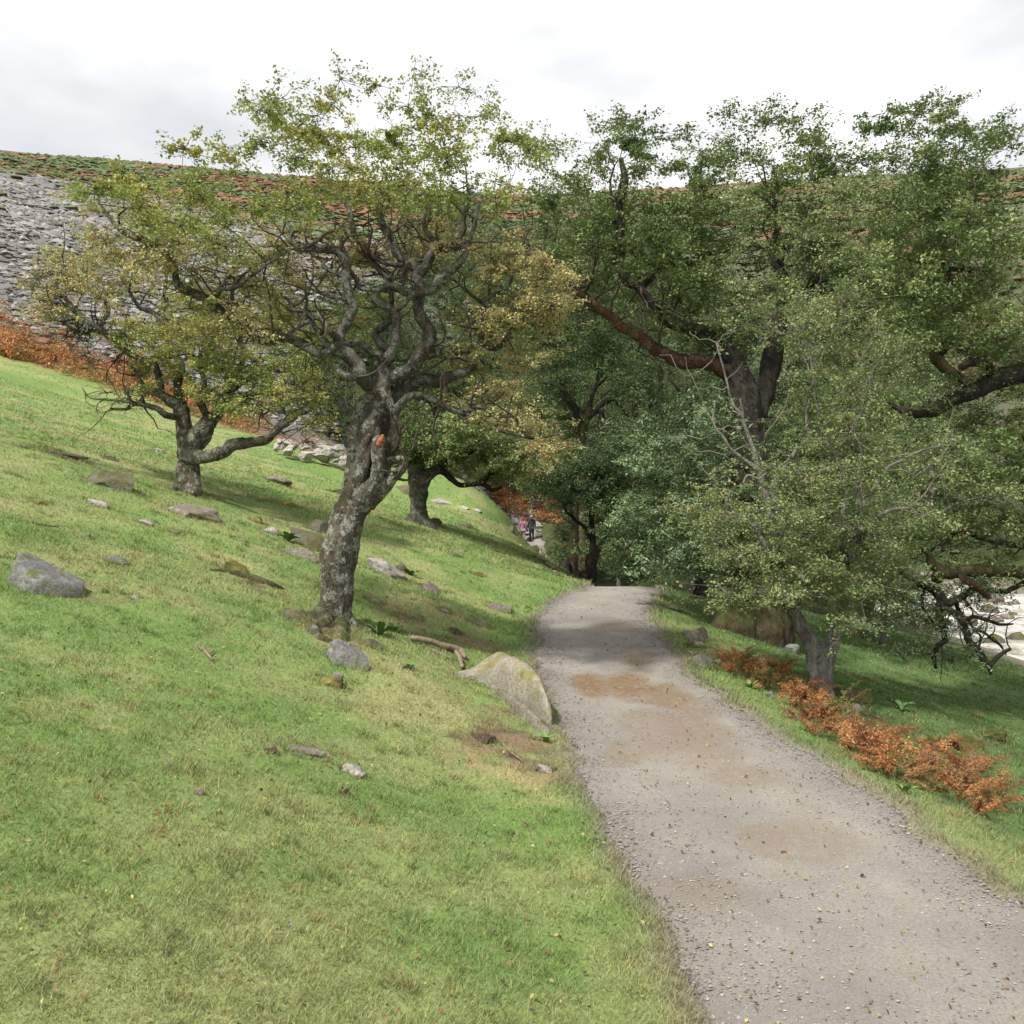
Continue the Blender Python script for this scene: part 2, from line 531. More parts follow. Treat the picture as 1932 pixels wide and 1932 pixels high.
# dirt, dead bracken litter, worn and lush patches, painted tree shade: (px, py, radius x, radius y in m, colour, strength)
LITTER = (0.20, 0.148, 0.09); DIRT = (0.095, 0.068, 0.045); STRAW = (0.34, 0.30, 0.15); LUSH_AND_SHADE = (0.125, 0.212, 0.058)
PATCH = []
for px, py, rx, ry, c, s in ((650, 1200, 0.7, 0.5, LITTER, .8), (720, 1250, .8, .5, STRAW, .5), (830, 1190, 1.1, .8, LITTER, .75), (800, 1150, .9, .7, STRAW, .7), (900, 1215, .6, .5, LITTER, .6),
        (930, 1390, .5, .6, DIRT, 1.2), (965, 1420, .45, .6, LITTER, .9), (900, 1440, .5, .4, STRAW, .6), (1010, 1440, .4, .6, DIRT, 1.0), (980, 1490, .4, .4, STRAW, .5), (960, 1350, .4, .3, LITTER, .8), (985, 1400, .35, .25, LITTER, .9), (890, 1440, .4, .25, LITTER, .7), (960, 1450, .5, .3, STRAW, .6), (830, 1330, .4, .3, STRAW, .5),
        (690, 1335, .4, .25, LITTER, .55), (480, 1105, .5, .4, DIRT, .7), (150, 1110, .7, .5, LITTER, .7), (430, 1060, .7, .5, STRAW, .7), (100, 855, 1.3, .8, DIRT, .65), (200, 880, .8, .7, DIRT, .5),
        (360, 1180, .9, .7, LUSH_AND_SHADE, .8), (150, 1350, .5, .4, STRAW, .35), (520, 1290, .5, .4, STRAW, .35), (600, 1460, .6, .4, LUSH_AND_SHADE, .5), (300, 1470, .7, .4, LUSH_AND_SHADE, .45), (160, 1250, .7, .5, STRAW, .35),
        (700, 900, 3, 2.4, LUSH_AND_SHADE, .5), (780, 1000, 3, 2.5, LUSH_AND_SHADE, .55), (900, 1040, 2.4, 2.5, LUSH_AND_SHADE, .5), (970, 1130, .9, 2, LUSH_AND_SHADE, .55), (420, 910, 1.3, 1.3, LUSH_AND_SHADE, .5), (250, 930, 2, 1.2, LUSH_AND_SHADE, .4),  # darker green turf that paints the hawthorns' shade on the slope
        (1320, 1140, .9, .9, DIRT, .6), (1400, 1180, 1.0, 1.2, DIRT, .7), (1450, 1205, 1.0, 1.0, DIRT, .6), (1300, 1170, .5, .8, DIRT, .5), (1690, 1370, .7, .5, DIRT, .55), (1600, 1345, .5, .5, DIRT, .5), (1860, 1400, .6, .5, DIRT, .4),
        (1560, 1360, .8, .6, LITTER, .6), (1640, 1440, .5, .4, LITTER, .5)):
    g = ground_at(px, py)
    PATCH.append((g[0], g[1], rx, ry, np.array(c), s))

def tint(x, y, z):
    n1 = fbm2(x, y, 0.33, 4, 21); n2 = fbm2(x, y, 1.1, 4, 22); n3 = fbm2(x, y, 4.5, 3, 23); n4 = fbm2(x, y, 7.0, 3, 29)
    G1 = np.array([0.155, 0.228, 0.068]); G2 = np.array([0.24, 0.268, 0.108])
    c = G1 + (G2 - G1) * sstep(0.38, 0.62, n1 * 0.6 + n2 * 0.4)[..., None]
    c = c + (np.array(STRAW) - c) * (sstep(0.56, 0.70, n2) * 0.30 * sstep(0.35, 0.6, n3))[..., None]
    c = c + (np.array(LUSH_AND_SHADE) - c) * (sstep(0.52, 0.62, 1 - n2) * 0.5)[..., None]
    c = c + (np.array(DIRT) - c) * (sstep(0.66, 0.74, n3) * sstep(0.5, 0.62, n1) * 0.55)[..., None]
    dark = sstep(2.4, 4.2, x) * sstep(4, 8, y)  # right bank: shade of the overhanging trees painted into the turf colour
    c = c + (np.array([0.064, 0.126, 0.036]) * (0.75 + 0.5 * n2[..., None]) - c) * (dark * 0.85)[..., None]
    for X, Y, rx, ry, pc, s in PATCH:
        r = ((x - X) / rx) ** 2 + ((y - Y) / ry) ** 2 + (n2 - 0.5) * 1.6 + (n3 - .5) * 1.6
        c = c + (pc * (0.7 + 0.6 * n3[..., None]) - c) * np.minimum(1, s * sstep(1.0, 0.25, r) * sstep(.36, .58, n4))[..., None]
    e = path_mask(x, y)
    edge = sstep(-0.22, 0.05, e)
    c = c + (np.array([0.19, 0.165, 0.13]) - c) * (edge * 0.85)[..., None]
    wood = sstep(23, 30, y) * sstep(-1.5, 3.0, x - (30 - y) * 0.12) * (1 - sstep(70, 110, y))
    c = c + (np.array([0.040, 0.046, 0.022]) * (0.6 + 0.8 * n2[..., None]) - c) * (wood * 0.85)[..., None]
    hill = sstep(46, 49, y + (n2 - .5) * 3 + np.maximum(x + 8, 0) * 0.3)
    scree = np.array([0.155, 0.150, 0.143]) * (0.6 + 0.8 * n3[..., None])
    brk = np.array([0.20, 0.085, 0.035]) * (0.6 + 0.8 * n3[..., None])
    hc = brk + (scree - brk) * (sstep(49, 52, y + (n1 - .5) * 8) * sstep(2, -4, x))[..., None]
    c = c + (hc - c) * (hill * sstep(1, -5, x))[..., None]
    far = sstep(75, 110, y) * sstep(-30, -12, x) + sstep(34, 50, x)
    far = np.clip(far + sstep(150, 190, y + (n1 - .5) * 60), 0, 1)
    fc = np.array([0.085, 0.092, 0.055]) + (np.array([0.145, 0.088, 0.055]) - np.array([0.085, 0.092, 0.055])) * sstep(0.50, 0.60, fbm2(x, y, 0.06, 5, 33))[..., None]
    c = c + (fc - c) * far[..., None]
    bed = sstep(-1.9, -2.3, z)
    c = c + (np.array([0.17, 0.15, 0.125]) - c) * bed[..., None]
    return np.clip(c, 0.005, 1)

gv = np.stack([gx, gy, gz], -1).reshape(-1, 3)
_ny, _nx = gx.shape
_i = (np.arange(_ny - 1)[:, None] * _nx + np.arange(_nx - 1)[None, :])
gq = np.stack([_i, _i + 1, _i + _nx + 1, _i + _nx], -1).reshape(-1, 4)
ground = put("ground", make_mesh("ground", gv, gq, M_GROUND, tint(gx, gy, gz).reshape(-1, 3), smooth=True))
tag(ground, "grassy valley side that rises from the river past the path to the hills", kind='structure')

# ------------------------------------------------------------------ path
def path_colour(nt):
    c0 = noise(nt, 1.1, 5, 0.6)
    c1 = noise(nt, 60, 5, 0.75)
    c2 = noise(nt, 190, 3, 0.7)
    c = ramp(nt, c0, [(0.3, (0.232, 0.213, 0.188)), (0.7, (0.345, 0.318, 0.278))])
    c = mixc(nt, step_fac(nt, c1, 0.38, 0.62), mixc(nt, 0.6, c, (0.13, 0.125, 0.12)), c)
    c = mixc(nt, mul(nt, step_fac(nt, c2, 0.6, 0.72), 0.6), c, (0.48, 0.45, 0.41))
    return c, c1, c2
M_PATH, nt, n_, l_, b_ = nodes_of("gravel_path")
c, c1, c2 = path_colour(nt)
at_n = n_.new("ShaderNodeAttribute"); at_n.attribute_name = "Col"
sep = n_.new("ShaderNodeSeparateXYZ"); l_.new(at_n.outputs['Vector'], sep.inputs['Vector'])
c = mixc(nt, mul(nt, sep.outputs['X'], step_fac(nt, noise(nt, 14, 5, 0.75), 0.22, 0.52)), c, (0.175, 0.115, 0.062))
c = mixc(nt, mul(nt, sep.outputs['Y'], 0.55), c, (0.20, 0.175, 0.16))
l_.new(c, b_.inputs['Base Color'])
b_.inputs['Roughness'].default_value = 0.95
b_.inputs['Specular IOR Level'].default_value = 0.15
bump(nt, b_, mixc(nt, 0.5, c1, c2), 0.8, 0.02)

py_ = np.concatenate([np.arange(-8, 22, 0.09), np.arange(22, 90, 0.5)])
ps_ = np.linspace(-0.12, 1.12, 46)
PL, PR = path_edges(py_)
px2 = PL[:, None] + (PR - PL)[:, None] * ps_[None, :]
py2 = np.repeat(py_[:, None], len(ps_), 1)
pe = path_mask(px2, py2)
pz2 = base_h(px2, py2) + np.where(pe > 0, 0.0, pe * 0.5) - 0.005 + (fbm2(px2, py2, 3, 3, 61) - 0.5) * 0.03 + (fbm2(px2, py2, 14, 2, 62) - .5) * 0.014 - 0.03 * sstep(0.10, -0.02, pe)
STAINS = []
for px, py, rx, ry, s in ((1115, 1300, .30, .75, 1.0), (1185, 1305, .38, .75, 1.0), (1255, 1322, .38, .8, .8), (1310, 1345, .3, .7, .55), (1205, 1248, .26, .9, .6), (1300, 1385, .5, .8, .5), (1230, 1375, .4, .7, .4), (1190, 1440, .3, .35, .5), (1260, 1420, .6, .5, .4), (1160, 1185, .5, .8, .4), (1400, 1470, .4, .5, .4), (1330, 1440, .5, .5, .35), (1500, 1600, .5, .4, .35), (1300, 1700, .5, .3, .3)):
    g = ground_at(px, py); STAINS.append((g[0], g[1], rx, ry, s))
st = np.zeros_like(px2)
for X, Y, rx, ry, s in STAINS:
    r = ((px2 - X) / rx) ** 2 + ((py2 - Y) / ry) ** 2 + (fbm2(px2, py2, 3.5, 4, 63) - .5) * 1.6
    st = np.maximum(st, s * sstep(1.1, 0.2, r))
pc = np.stack([st, sstep(0.5, 0.05, pe), np.zeros_like(st)], -1).reshape(-1, 3)
_i = (np.arange(len(py_) - 1)[:, None] * len(ps_) + np.arange(len(ps_) - 1)[None, :])
pq = np.stack([_i, _i + 1, _i + len(ps_) + 1, _i + len(ps_)], -1).reshape(-1, 4)
path = put("path", make_mesh("path", np.stack([px2, py2, pz2], -1).reshape(-1, 3), pq, M_PATH, pc, smooth=True))
tag(path, "grey gravel footpath with rusty mud stains curving over a rise", kind='structure')

def path_z(x, y):
    return base_h(x, y) - 0.002

# loose gravel on the path, larger along the edges
def octa_cloud(pos, size, rng, col, flat=0.6):
    n = len(pos)
    base = np.array([[1, 0, 0], [0, 1, 0], [-1, 0, 0], [0, -1, 0], [0, 0, 1], [0, 0, -1]], float)
    V = base[None] * (0.75 + 0.5 * rng.random((n, 6, 1)))
    V[..., 2] *= flat
    a = rng.random(n) * 6.28
    ca, sa = np.cos(a)[:, None], np.sin(a)[:, None]
    x, y = V[..., 0] * (0.7 + 0.6 * rng.random((n, 1))), V[..., 1]
    V = np.stack([x * ca - y * sa, x * sa + y * ca, V[..., 2]], -1) * size[:, None, None] + pos[:, None, :]
    f = np.array([[0, 1, 4], [1, 2, 4], [2, 3, 4], [3, 0, 4], [1, 0, 5], [2, 1, 5], [3, 2, 5], [0, 3, 5]])
    Fc = (np.arange(n)[:, None, None] * 6 + f[None]).reshape(-1, 3)
    return V.reshape(-1, 3), Fc, np.repeat(col, 6, 0)

N = 34000
yy = 3.0 + 17.5 * RNG.random(N) ** 1.5
l, r = path_edges(yy)
u = RNG.random(N)
u = np.where(RNG.random(N) < 0.62, np.where(u < .5, (u * 2) ** 2 * .28, 1 - ((1 - u) * 2) ** 2 * .28), u)
xx = l + (r - l) * (u * 1.04 - 0.02)
ok = path_mask(xx, yy) > -0.03
xx, yy = xx[ok], yy[ok]
ed = sstep(.45, .0, path_mask(xx, yy))
sz = (0.003 + 0.008 * RNG.random(len(xx)) ** 3 + 0.006 * ed * RNG.random(len(xx)))
g = 0.14 + 0.19 * RNG.random(len(xx))[:, None]
g = g * (1 - .45 * ed[:, None] * RNG.random((len(xx), 1)))
cc = g * np.array([1.0, 0.94, 0.86]) * (0.9 + 0.2 * RNG.random((len(xx), 3)))
V, Fc, C_ = octa_cloud(np.stack([xx, yy, path_z(xx, yy) + sz * .2], -1), sz, RNG, cc)
tag(put("gravel", make_mesh("gravel", V, Fc, M_STONE, C_)), "loose grey chippings strewn over the footpath", kind='stuff')

# ------------------------------------------------------------------ river
RIV_Y = np.array([-8, 8, 14, 20, 28, 40, 55, 80, 110])
RIV_L = np.array([9, 9.5, 10.0, 10.3, 11.5, 14, 15.5, 14, 10])
RIV_R = np.array([30, 30, 30.0, 31, 33, 37, 40, 42, 40])
ry_ = np.linspace(-8, 110, 150)
rs_ = np.linspace(0, 1, 70)
L_, R_ = np.interp(ry_, RIV_Y, RIV_L), np.interp(ry_, RIV_Y, RIV_R)
rx2 = L_[:, None] + (R_ - L_)[:, None] * rs_; ry2 = np.repeat(ry_[:, None], 70, 1)
rz2 = -2.42 + (fbm2(rx2, ry2, 0.5, 4, 71) - .5) * 0.35
_i = (np.arange(149)[:, None] * 70 + np.arange(69)[None, :])
M_WATER, nt, n_, l_, b_ = nodes_of("white_water")
f0 = noise(nt, 0.8, 8, 0.72, stretch=(1, 0.45, 1))
f1 = noise(nt, 7, 6, 0.7, stretch=(1, 0.5, 1))
cw = ramp(nt, f0, [(0.40, (0.15, 0.135, 0.11)), (0.49, (0.56, 0.53, 0.49)), (0.58, (0.80, 0.79, 0.77))])
l_.new(mixc(nt, mul(nt, step_fac(nt, f1, .52, .36), .7), cw, (0.24, 0.21, 0.17)), b_.inputs['Base Color'])
b_.inputs['Roughness'].default_value = 0.28
bump(nt, b_, mixc(nt, .4, f0, f1), 0.8, 0.15)
river = put("river", make_mesh("river", np.stack([rx2, ry2, rz2], -1).reshape(-1, 3), np.stack([_i, _i + 1, _i + 71, _i + 70], -1).reshape(-1, 4), M_WATER, smooth=True))
tag(river, "foaming pale river below the grass bank", kind='structure')

# ------------------------------------------------------------------ trees
PAL = dict(
    ochre=((.37, .345, .165), (.31, .325, .13), (.43, .365, .17)),
    ygreen=((.27, .31, .085), (.21, .265, .075), (.35, .34, .10)),
    green=((.118, .172, .056), (.085, .132, .043), (.175, .222, .078)),
    lgreen=((.170, .222, .082), (.128, .178, .064), (.232, .268, .108)),
    grey=((.155, .215, .105), (.115, .168, .078), (.20, .275, .15)),
    dark=((.046, .086, .030), (.034, .066, .025), (.072, .115, .040)),
    deep=((.062, .104, .040), (.086, .132, .050), (.044, .076, .030)),
)

class Tree:
    def __init__(self, name, loc, label, group=None, seed=1):
        self.root = empty(name, Vector(loc), label, "tree", group)
        self.loc = np.array(loc, float)
        self.rng = np.random.default_rng(seed)
        self.seed = seed
        self.nodes, self.nrad = [], []
        self.twp, self.twr = [], []
        self.lp, self.ln, self.ll, self.lw, self.lc = [], [], [], [], []

    def centre(self, pts, n=None):
        P = np.asarray(pts, float)
        k = n or max(8, int(len(P) * 5))
        Q = catmull(P, k)
        return Q[:, :3], np.maximum(Q[:, 3], 0.002)

    def skeleton(self, p, r):
        self.nodes.append(p); self.nrad.append(r)

    def branch(self, pts, mat, sides=10, lump=0.13, name='branch', skel=True, wob=0.0):
        p, r = self.centre(pts, max(10, len(pts) * 6))
        if wob:
            p = p + (np.stack([fbm(p * 3.0 + k * 9, 2, self.seed + k) for k in range(3)], -1) - .5) * wob
        if skel: self.skeleton(p, r)
        v, q, t = tube(p - self.loc, r, sides, lump, 1.1 / max(r.mean(), .01), self.seed)
        return put(name, make_mesh(name, v, [q, t], mat, smooth=True), self.root)

    def trunk(self, strands, mat, voxel=0.02, name='trunk', rough=0.02, sides=12, skel=True):
        parts = []
        for s in strands:
            p, r = self.centre(s, len(s) * 7)
            if skel: self.skeleton(p, r)
            parts.append(tube(p - self.loc, r, sides, 0.16, 1.0 / max(r.mean(), .01), self.seed))
        v, fs = join(parts)
        me = make_mesh(name + "_raw", v, fs)
        o = bpy.data.objects.new(name + "_raw", me)
        COL.objects.link(o)
        md = o.modifiers.new("r", 'REMESH'); md.mode = 'VOXEL'; md.voxel_size = voxel; md.use_smooth_shade = True
        dg = bpy.context.evaluated_depsgraph_get()
        ev = o.evaluated_get(dg)
        m2 = bpy.data.meshes.new_from_object(ev)
        bpy.data.objects.remove(o); bpy.data.meshes.remove(me)
        nv = len(m2.vertices)
        co = np.empty(nv * 3, np.float32); m2.vertices.foreach_get("co", co); co = co.reshape(-1, 3)
        no = np.empty(nv * 3, np.float32); m2.vertices.foreach_get("normal", no); no = no.reshape(-1, 3)
        s = 1.0 / rough
        d = (fbm(co * np.array([1, 1, .3]) * 0.28 * s, 4, self.seed + 3) - .5) * rough * 3.2
        co = co + no * d[:, None]
        m2.vertices.foreach_set("co", co.astype(np.float32).ravel())
        m2.update()
        m2.materials.clear(); m2.materials.append(mat)
        m2.name = name
        m2.polygons.foreach_set("use_smooth", np.ones(len(m2.polygons), bool))
        return put(name, m2, self.root)

    def pads(self, centres, size, flat, leaves, palette, leaf=(0.035, 0.02), reach=3.0, sub=6, twig=0.008, orange=0.003, wander=0.25, droop=0.0):
        """Foliage: every pad is reached by a crooked twig that forks off the nearest wood, and carries side twigs with leaves on them."""
        rng = self.rng
        C = np.asarray(centres, float)
        if not len(C): return
        S = np.vstack(self.nodes); SR = np.concatenate(self.nrad)
        d0 = np.array([np.min(((S - c) ** 2).sum(1)) for c in C])
        C = C[np.argsort(d0)]
        nodes = np.empty((len(S) + len(C) * 6, 3)); nr = np.empty(len(nodes))
        nodes[:len(S)] = S; nr[:len(S)] = SR; cnt = len(S)
        cols = np.array(PAL[palette] if isinstance(palette, str) else palette)
        for c in C:
            d2 = ((nodes[:cnt] - c) ** 2).sum(1)
            k = int(np.argmin(d2)); L = math.sqrt(d2[k])
            a = nodes[k]
            t = np.linspace(0, 1, 7)[:, None]
            w = rng.normal(size=(7, 3)) * wander * 0.35 * L * np.sin(np.pi * t) + np.array([0, 0, -droop * L]) * np.sin(np.pi * t)
            w = (w + np.roll(w, 1, 0)) * .5 * np.sin(np.pi * t)
            p = a + (c - a) * t + w
            r0 = min(nr[k] * 0.75, twig + 0.010 * L)
            self.twp.append(p); self.twr.append(np.linspace(r0, max(twig * .35, .0022), 7))
            nodes[cnt:cnt + 6] = p[1:]; nr[cnt:cnt + 6] = np.linspace(r0, twig * .4, 6); cnt += 6
            sc = size * (0.65 + 0.7 * rng.random())
            ends = rng.normal(size=(sub, 3)) * np.array([1, 1, flat]) * sc * 0.62
            for e in ends:
                q = c + e * t + rng.normal(size=(7, 3)) * sc * .09 * t
                self.twp.append(q); self.twr.append(np.linspace(twig * .5, .0015, 7))
            m = int(leaves * (0.6 + 0.8 * rng.random()))
            ei = rng.integers(0, sub, m)
            e = ends[ei]
            tt = (0.35 + 0.75 * np.sqrt(rng.random(m)))[:, None]
            pos = c + e * tt + rng.normal(size=(m, 3)) * sc * 0.135 * np.array([1, 1, .7])
            nm = unit(rng.normal(size=(m, 3)) * 0.6 + np.array([0, 0, 0.9]))
            k = rng.random()
            base = cols[0] * (1 - k) + cols[1] * k if rng.random() < .65 else cols[2]
            col = base[None] * (0.78 + 0.5 * rng.random(sub))[ei][:, None] * (0.84 + 0.32 * rng.random((m, 1))) * (0.93 + 0.14 * rng.random((m, 3)))
            o = rng.random(m) < orange
            col[o] = np.array([.36, .15, .04]) * (0.7 + .6 * rng.random((o.sum(), 1)))
            self.lp.append(pos); self.ln.append(nm); self.lc.append(col)
            self.ll.append(leaf[0] * (0.65 + 0.7 * rng.random(m))); self.lw.append(leaf[1] * (0.65 + 0.7 * rng.random(m)))

    def spurs(self, n, L, r0, rmax=.06, up=.35):
        """Short crooked side branches on the thinner limbs."""
        rng = self.rng
        S = np.vstack(self.nodes); SR = np.concatenate(self.nrad)
        idx = np.where((SR < rmax) & (SR > .006) & (S[:, 2] > self.loc[2] + 1.5))[0]
        for k in rng.choice(idx, n):
            p = S[k].copy(); d = unit((rng.normal(size=3) + np.array([0, 0, up]))[None])[0]
            l = L * (.5 + rng.random()); P = [p.copy()]
            for _ in range(6):
                d = unit((d + rng.normal(size=3) * .42 + np.array([0, 0, .08]))[None])[0]
                p = p + d * l / 6; P.append(p.copy())
            P = np.array(P); r = np.linspace(min(r0, SR[k] * .7), .003, 7)
            self.twp.append(P); self.twr.append(r)
            self.skeleton(P[1:], r[1:])

    def finish(self, twig_mat=None, leaf_material=None):
        if self.twp:
            v, q = many_tubes(np.array(self.twp) - self.loc, np.array(self.twr), 4)
            tw = put("twigs", make_mesh("twigs", v, q, twig_mat or M_TWIG), self.root)
            tag(tw, kind='stuff')
        if self.lp:
            p = np.vstack(self.lp) - self.loc
            v, q = leaf_quads(p, np.vstack(self.ln), np.concatenate(self.ll), np.concatenate(self.lw), self.rng)
            cr = put("crown", make_mesh("crown", v, q, leaf_material or M_LEAF, np.repeat(np.vstack(self.lc), 4, 0)), self.root)
            tag(cr, kind='stuff')
        return self.root

def trace(x0, y0, s, d, pts):
    """Points (u, v, half width, depth offset) read off an enlargement -> points (x, y, z, radius) in the place."""
    out = []
    for q in pts:
        u, v, r = q[:3]
        dd = d + (q[3] if len(q) > 3 else 0.0)
        w = at(x0 + u / s, y0 + v / s, dd)
        out.append((*w, r / s * dd / F))
    return out

def spread(rng, regions, d, dj):
    """Pad centres inside ellipses (px, py, rx, ry, count[, depth offset])."""
    out = []
    for g in regions:
        px, py, rx, ry, n = g[:5]
        off = g[5] if len(g) > 5 else 0.0
        for _ in range(n):
            a = rng.random() * 6.283; r = math.sqrt(rng.random())
            out.append(at(px + rx * r * math.cos(a), py + ry * r * math.sin(a), d + off + rng.normal() * dj))
    return out

def graft(t, pts):
    """Start a traced limb on the wood already built: move its first point onto the nearest piece."""
    S = np.vstack(t.nodes)
    p = np.array(pts[0][:3])
    k = np.argmin(((S - p) ** 2).sum(1))
    if np.linalg.norm(S[k] - p) < 1.2:
        pts[0] = (*S[k], pts[0][3])
    return pts

# ---- the old leaning hawthorn in front
D1 = ground_at(640, 1172)[1]
T1 = Tree("hawthorn_tree", ground_at(640, 1172), "old twisted hawthorn with a lichened leaning trunk and yellowing leaves on the near slope", seed=11)
tu = lambda pts, do=0.0: trace(556.2, 670.7, 6.560, D1 + do, pts)
tl = lambda pts, do=0.0: trace(556.2, 916.1, 6.560, D1 + do, pts)
c2 = lambda pts, do=0.0: trace(490.8, 429.4, 3.904, D1 + do, pts)
c1 = lambda pts, do=0.0: trace(47.44, 429.4, 3.9037, D1 + do, pts)
bole = tl([(545, 1760, 185), (540, 1640, 170), (530, 1400, 190), (520, 1200, 200), (535, 1000, 215), (570, 800, 218), (615, 600, 215), (665, 400, 215), (730, 250, 205), (790, 130, 190)])
def root1(top, runs):
    out = list(top)
    for px, py, r in runs:
        q = ground_at(px, py)
        out.append((q[0], q[1], q[2] + r * .25, r))
    return out
T1.trunk([bole,
    root1(tl([(480, 1330, 120), (400, 1480, 95)]), [(596, 1166, .075), (576, 1164, .055), (556, 1158, .04), (536, 1160, .02)]),
    root1(tl([(500, 1450, 120), (440, 1600, 85)]), [(606, 1186, .07), (590, 1192, .055), (604, 1206, .045), (628, 1214, .03)]),
    root1(tl([(560, 1480, 120), (560, 1650, 85)]), [(646, 1196, .06), (652, 1212, .03)]),
    root1(tl([(610, 1450, 95), (660, 1600, 65)]), [(672, 1184, .055), (692, 1192, .04), (712, 1198, .02)]),
    tu([(690, 1850, 120), (700, 1650, 110, .05), (715, 1400, 95, .08), (735, 1150, 75, .1), (745, 950, 75, .1), (775, 780, 70, .08), (850, 620, 72, .05), (960, 520, 75)]),
    tu([(740, 1850, 130), (780, 1600, 125), (850, 1350, 115), (900, 1150, 110), (950, 930, 115), (1000, 730, 95), (1050, 560, 90), (1085, 450, 95)]),
    tu([(820, 1800, 130, .08), (850, 1500, 120, .10), (880, 1200, 110, .12), (900, 950, 105, .12), (930, 750, 95, .10), (1000, 600, 100, .06)]),
    tu([(1000, 1500, 100, .14), (1060, 1250, 100, .15), (1110, 1000, 95, .15), (1130, 800, 90, .12), (1110, 620, 90, .06)]),
    tu([(1010, 1700, 110, .1), (1080, 1500, 100, .12), (1120, 1280, 90, .12), (1190, 1060, 105, .08), (1245, 860, 72, .02), (1220, 690, 65), (1150, 540, 80)]),
    tu([(790, 1880, 130, -.1), (900, 1700, 120, -.15), (1000, 1520, 90, -.18), (1025, 1330, 72, -.2), (1030, 1180, 82, -.2), (1055, 1060, 74, -.2), (1078, 1000, 55, -.2)]),
    tu([(880, 1830, 120, -.05), (1020, 1670, 115, -.08), (1150, 1570, 80, -.1), (1270, 1470, 52, -.12), (1350, 1380, 42, -.14), (1395, 1310, 26, -.15)]),
    tu([(1060, 1450, 70, .05), (1170, 1310, 48), (1280, 1270, 40, -.05), (1380, 1265, 32, -.1), (1440, 1290, 14, -.1)]),
    tu([(1085, 520, 120), (1090, 400, 115), (1090, 280, 110), (1080, 180, 100), (1085, 80, 90)]),
    tu([(1090, 360, 90), (1200, 260, 95, .05), (1330, 210, 88, .08), (1420, 150, 82, .1)]),
    tu([(1060, 480, 85), (930, 400, 80, -.08), (830, 270, 82, -.12), (800, 130, 75, -.18)]),
], M_BARK_GREY, voxel=0.016, rough=0.024, sides=14)
torn = T1.branch(tu([(1030, 1110, 40, -.33), (1065, 1050, 34, -.335), (1092, 985, 20, -.30)]), M_WOOD_RED, 9, .35, 'torn_wood', skel=False)
torn['label'] = "rusty torn wood of the snapped limb"
